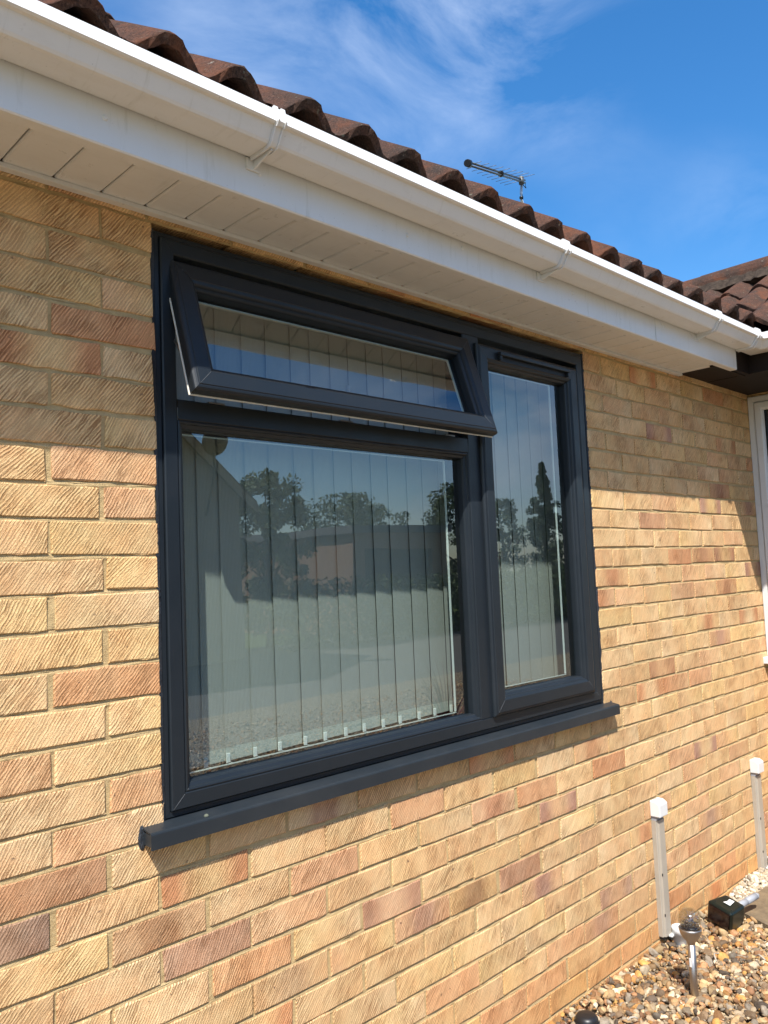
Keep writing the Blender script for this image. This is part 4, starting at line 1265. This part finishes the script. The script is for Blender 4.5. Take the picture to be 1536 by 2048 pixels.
# stepping slab and debris
sb = slab([(2.47,-.30,.016),(2.86,-.32,.018),(2.90,-.10,.022),(2.56,-.090,.020)], .03)
tag(sb.build('stepping_slab', plain('worn_sandy_concrete', (.19,.14,.085), .95, .1, 0, .006, 90, .8, 22, (.10,.075,.05))), 'worn sandy concrete slab in the gravel behind the green device', 'slab')
for i, (x_, y_, a, ln_, lab) in enumerate(((2.05,-.235,.35,.10,'dry grey twig lying on the gravel beside the solar light'), (2.17,-.37,1.2,.085,'curled dry leaf stalk lying on the gravel by the frame edge'), (1.50,-.20,.2,.05,'short pale splinter lying on the gravel left of the solar light'))):
    p = [(x_ + math.cos(a)*ln_*q, y_ + math.sin(a)*ln_*q + .012*math.sin(q*4+i), .030 + .008*math.sin(q*5)) for q in np.linspace(0, 1, 6)]
    tag(MB().tube(p, [.0028,.0030,.0026,.0024,.002,.0012], 6).build('twig', plain('dry_twig', (.36,.32,.26), .9, .1)), lab, 'twig', 'debris on the gravel')
# low black light at the bottom edge
t = tag(empty('spotlight', None, (1.437, -.080, -.016)), 'black plastic garden spotlight just showing at the bottom edge', 'garden light')
o = MB().lathe(0, 0, [(.036,-.01),(.038,.030),(.036,.042),(.030,.050),(.020,.053),(.0,.054)], 26).build('lamp_hood', M_blackp); o.parent = t
o = MB().lathe(0, 0, [(.0395,.026),(.0410,.029),(.0410,.034),(.0385,.036)], 26).build('hood_rim', M_blackp); o.parent = t
o = MB().tube([(0,0,-.06),(0,0,.0)], .010, 10).build('stake', M_blackp); o.parent = t

# ------------------------------------------------------------------ what the glass reflects: the other side of the street
def leafy(name, x, y, h, w_, label, cat='tree', leaf=(.07,.11,.04), leaf2=(.13,.17,.07), n=5200, cone=False, trunk=.12, ls=.085):
    t = tag(empty(name, None, (x, y, 0)), label, cat)
    def part(nm, mb, mat):
        o = mb.build(nm, mat, None, fix=False); o.parent = t; return o
    tr = MB(); tr.tube([(0,0,-.1),(.03*w_,0,h*.25),(-.02*w_,.02,h*.55),(0,0,h*.9)], [h*.030,h*.022,h*.014,h*.004], 9)
    limbs = []
    if not cone:
        for i in range(7):
            a = i*2.4; b = h*random.uniform(.25,.6); e = (math.cos(a)*w_*.36, math.sin(a)*w_*.36, b + h*random.uniform(.12,.3))
            tr.tube([(0,0,b), (e[0]*.5,e[1]*.5,b+(e[2]-b)*.6), e], [h*.012,h*.008,h*.003], 6); limbs.append(e)
    part('trunk', tr, M_bark)
    cl = []
    for i in range(130 if cone else 90):
        if cone:
            q = random.random(); zz = h*(.10 + .9*q); rr_ = w_*.42*(1-q)*random.uniform(.1,1); sz = w_*.10*(1.2-q)
        else:
            zz = h*(trunk + (1-trunk)*random.random()); q = (zz/h-trunk)/(1-trunk); rr_ = w_*.5*math.sqrt(max(0,1-(q*1.7-.75)**2))*math.sqrt(random.random()); sz = w_*random.uniform(.07,.15)
        a = random.uniform(0, 2*math.pi); cl.append((rr_*math.cos(a), rr_*math.sin(a), zz, sz))
    P0 = np.array(cl)[rng.integers(0, len(cl), n)]
    d = rng.normal(size=(n,3)); d /= np.linalg.norm(d, axis=1, keepdims=True)
    P = P0[:, :3] + d*P0[:, 3:4]*(rng.random((n,1))**.45)*np.array([1,1,.85])
    P[:, 2] = np.minimum(P[:, 2], h*1.05)
    u_ = rng.normal(size=(n,3)); u_ /= np.linalg.norm(u_, axis=1, keepdims=True)
    v_ = np.cross(u_, rng.normal(size=(n,3))); v_ /= np.linalg.norm(v_, axis=1, keepdims=True)
    s = ls*rng.uniform(.6,1.4,(n,1))
    V = np.stack([P-u_*s, P-v_*s*.5, P+u_*s, P+v_*s*.5], 1).reshape(-1,3)
    F = np.arange(n*4).reshape(-1,4)
    mb = MB(); k = rng.random((n,1)); c = np.array(leaf)*(1-k) + np.array(leaf2)*k
    mb.add(V.tolist(), F.tolist(), [tuple(q) for q in np.repeat(c,4,0)])
    part('crown', mb, M_leaf)
    return t
M_bark = plain('bark', (.09,.065,.045), .95, .1, 0, .01, 30)
Ml = Mat('leaf', rough=.6, spec=.3); Ml.color(Ml.attr('tint').outputs['Color'])
M_leaf = Ml.m
leafy('broadleaf_tree', 9.75, -13.0, 3.75, 2.2, 'dark rounded tree beside the neighbouring gable, mirrored at the left of the large pane', ls=.06, n=12000)
leafy('broadleaf_tree', 17.8, -19.0, 4.0, 4.6, 'wide open-crowned tree behind the garage, mirrored in the middle of the large pane', leaf=(.08,.12,.045), n=12000, trunk=.2, ls=.065)
leafy('broadleaf_tree', 18.0, -14.2, 3.95, 2.6, 'dark tree at the end of the garage, mirrored at the right of the large pane', leaf=(.055,.085,.035), ls=.06, n=12000)
leafy('conifer', 20.55, -13.0, 4.75, 3.0, 'dark pointed conifer mirrored in the narrow pane', leaf=(.04,.07,.032), leaf2=(.085,.12,.05), cone=True, n=9000, ls=.06)
leafy('broadleaf_tree', 19.9, -14.3, 3.6, 1.8, 'small pale tree left of the conifer, mirrored in the narrow pane', n=3500, ls=.06)
# hedge
hg = MB(); n = 26000
P = np.stack([rng.uniform(9.2, 30, n), -11.9 + rng.normal(0, .28, n), rng.uniform(.0, 1.35, n) + .12*np.sin(np.arange(n))], 1)
u_ = rng.normal(size=(n,3)); u_ /= np.linalg.norm(u_, axis=1, keepdims=True); v_ = np.cross(u_, rng.normal(size=(n,3))); v_ /= np.linalg.norm(v_, axis=1, keepdims=True)
s = .05*rng.uniform(.6,1.4,(n,1)); V = np.stack([P-u_*s, P-v_*s*.6, P+u_*s, P+v_*s*.6], 1).reshape(-1,3)
hg.add(V.tolist(), np.arange(n*4).reshape(-1,4).tolist(), (.055,.085,.030))
tag(hg.build('hedge', M_leaf, None, fix=False), 'low green hedge across the driveway, seen in the window reflection', 'hedge')
# neighbouring gable with a satellite dish
M_dull = plain('dull_brown_brick', (.30,.235,.17), .9, .1, 0, .004, 60, .6, 20, (.22,.17,.12))
nb = tag(empty('neighbouring_house', None, (4.0, -11.0, 0)), 'neighbouring house gable with a sloping verge, mirrored at the left of the large pane', 'house')
ez = 3.02
def npart(nm, mb, mat):
    o = mb.build(nm, mat); o.parent = nb; o.matrix_parent_inverse = Matrix.Translation((-4.0, 11.0, 0)); return o
x_r = 7.72; x_l = x_r - 9.0; xm = (x_r+x_l)/2; az = ez + 4.5*.86
V = [(x_l,-11,0),(x_r,-11,0),(x_r,-11,ez),(xm,-11,az),(x_l,-11,ez)]; V += [(p[0], -19, p[2]) for p in V]
npart('wall', MB().add(V, [(0,1,2,3,4),(9,8,7,6,5),(0,5,6,1),(1,6,7,2),(4,3,8,9),(0,4,9,5),(2,7,8,3)]), M_dull)
for sg, xe in ((1, x_r+.3), (-1, x_l-.3)):
    ze = ez - .3*.86
    npart('roof_slope', slab([(xm,-10.85,az+.16),(xe,-10.85,ze+.16),(xe,-19.2,ze+.16),(xm,-19.2,az+.16)], .10), M_tile)
    npart('bargeboard', MB().add([(xm,-10.84,az+.10),(xe,-10.84,ze+.10),(xe,-10.84,ze-.08),(xm,-10.84,az-.08),(xm,-10.82,az+.10),(xe,-10.82,ze+.10),(xe,-10.82,ze-.08),(xm,-10.82,az-.08)], [(0,1,2,3),(7,6,5,4),(0,4,5,1),(1,5,6,2),(2,6,7,3),(3,7,4,0)]), M_dull)
dish = tag(empty('satellite_dish', None, (7.00, -10.7, 3.24)), 'dark satellite dish on the neighbouring verge, mirrored at the top left of the large pane', 'dish')
def dpart(nm, mb, mat):
    o = mb.build(nm, mat); o.parent = dish; return o
Md = Matrix.Translation((0, .1, .70)) @ Matrix.Rotation(R(72), 4, 'X')
dpart('reflector', MB().lathe(0, 0, [(.0,.0),(.10,.006),(.18,.020),(.255,.042),(.260,.040),(.18,.012),(.0,-.008)], 30).xform(Md), plain('dark_mesh_metal', (.05,.05,.05), .5))
dpart('arm', MB().tube([(0,.05,.45),(0,-.05,.75),(0,.38,.55)], .014, 8), M_blackp)
dpart('bracket', MB().tube([(0,-.30,-.6),(0,.0,.2),(0,.02,.62)], .022, 8), M_blackp)
# brick garage
M_gbrick = plain('pinkish_garage_brick', (.36,.23,.15), .9, .1, 0, .004, 40, .7, 18, (.26,.16,.11))
ga = tag(empty('garage', None, (13.0, -12.6, 0)), 'flat roofed brick garage with a dark door, mirrored in the large pane', 'garage')
def gpart(nm, mb, mat):
    o = mb.build(nm, mat); o.parent = ga; o.matrix_parent_inverse = Matrix.Translation((-13.0, 12.6, 0)); return o
gx0, gx1, gy = 12.3, 15.8, -13.0
gpart('pier', MB().box(gx0, gx0+.42, gy-.25, gy, 0, 2.10), M_gbrick)
gpart('pier', MB().box(gx1-.62, gx1, gy-.25, gy, 0, 2.10), M_gbrick)
gpart('lintel', MB().box(gx0, gx1, gy-.25, gy-.002, 2.101, 2.50), M_gbrick)
gpart('door', MB().box(gx0+.42, gx1-.62, gy-.20, gy-.14, 0, 2.10), plain('dark_garage_door', (.05,.05,.048), .6))
gpart('side_wall', MB().box(gx0+.01, gx0+.22, gy-5, gy-.252, 0, 2.50), M_gbrick)
gpart('roof_slab', MB().box(gx0-.12, gx1+.12, gy-5.1, gy+.10, 2.501, 2.68), plain('grey_felt_roof', (.13,.13,.13), .9))
# red-leaved cordyline growing out in the gravel
cp = tag(empty('cordyline', None, (4.35, -3.0, 0)), 'spiky red-brown cordyline mirrored low in the large pane', 'plant')
cm = MB()
for i in range(70):
    a = random.uniform(0, 2*math.pi); ln_ = random.uniform(.45,.75); el = random.uniform(.35, 1.35); b = Vector((math.cos(a), math.sin(a), 0)); sd = Vector((-math.sin(a), math.cos(a), 0))*.012
    V = []
    for q in np.linspace(0, 1, 6):
        c = b*(ln_*q*math.cos(el)*(1+.3*q)) + Vector((0,0,.10 + ln_*q*math.sin(el) - .25*ln_*q*q*math.cos(el)))
        V += [c - sd*(1.02-q), c + sd*(1.02-q)]
    cm.add(V, [(2*j,2*j+1,2*j+3,2*j+2) for j in range(5)], (.16,.055,.05))
o = cm.build('leaves', M_leaf, None, fix=False); o.parent = cp
o = MB().tube([(0,0,-.05),(0,0,.14)], [.035,.030], 8).build('stem', M_bark); o.parent = cp
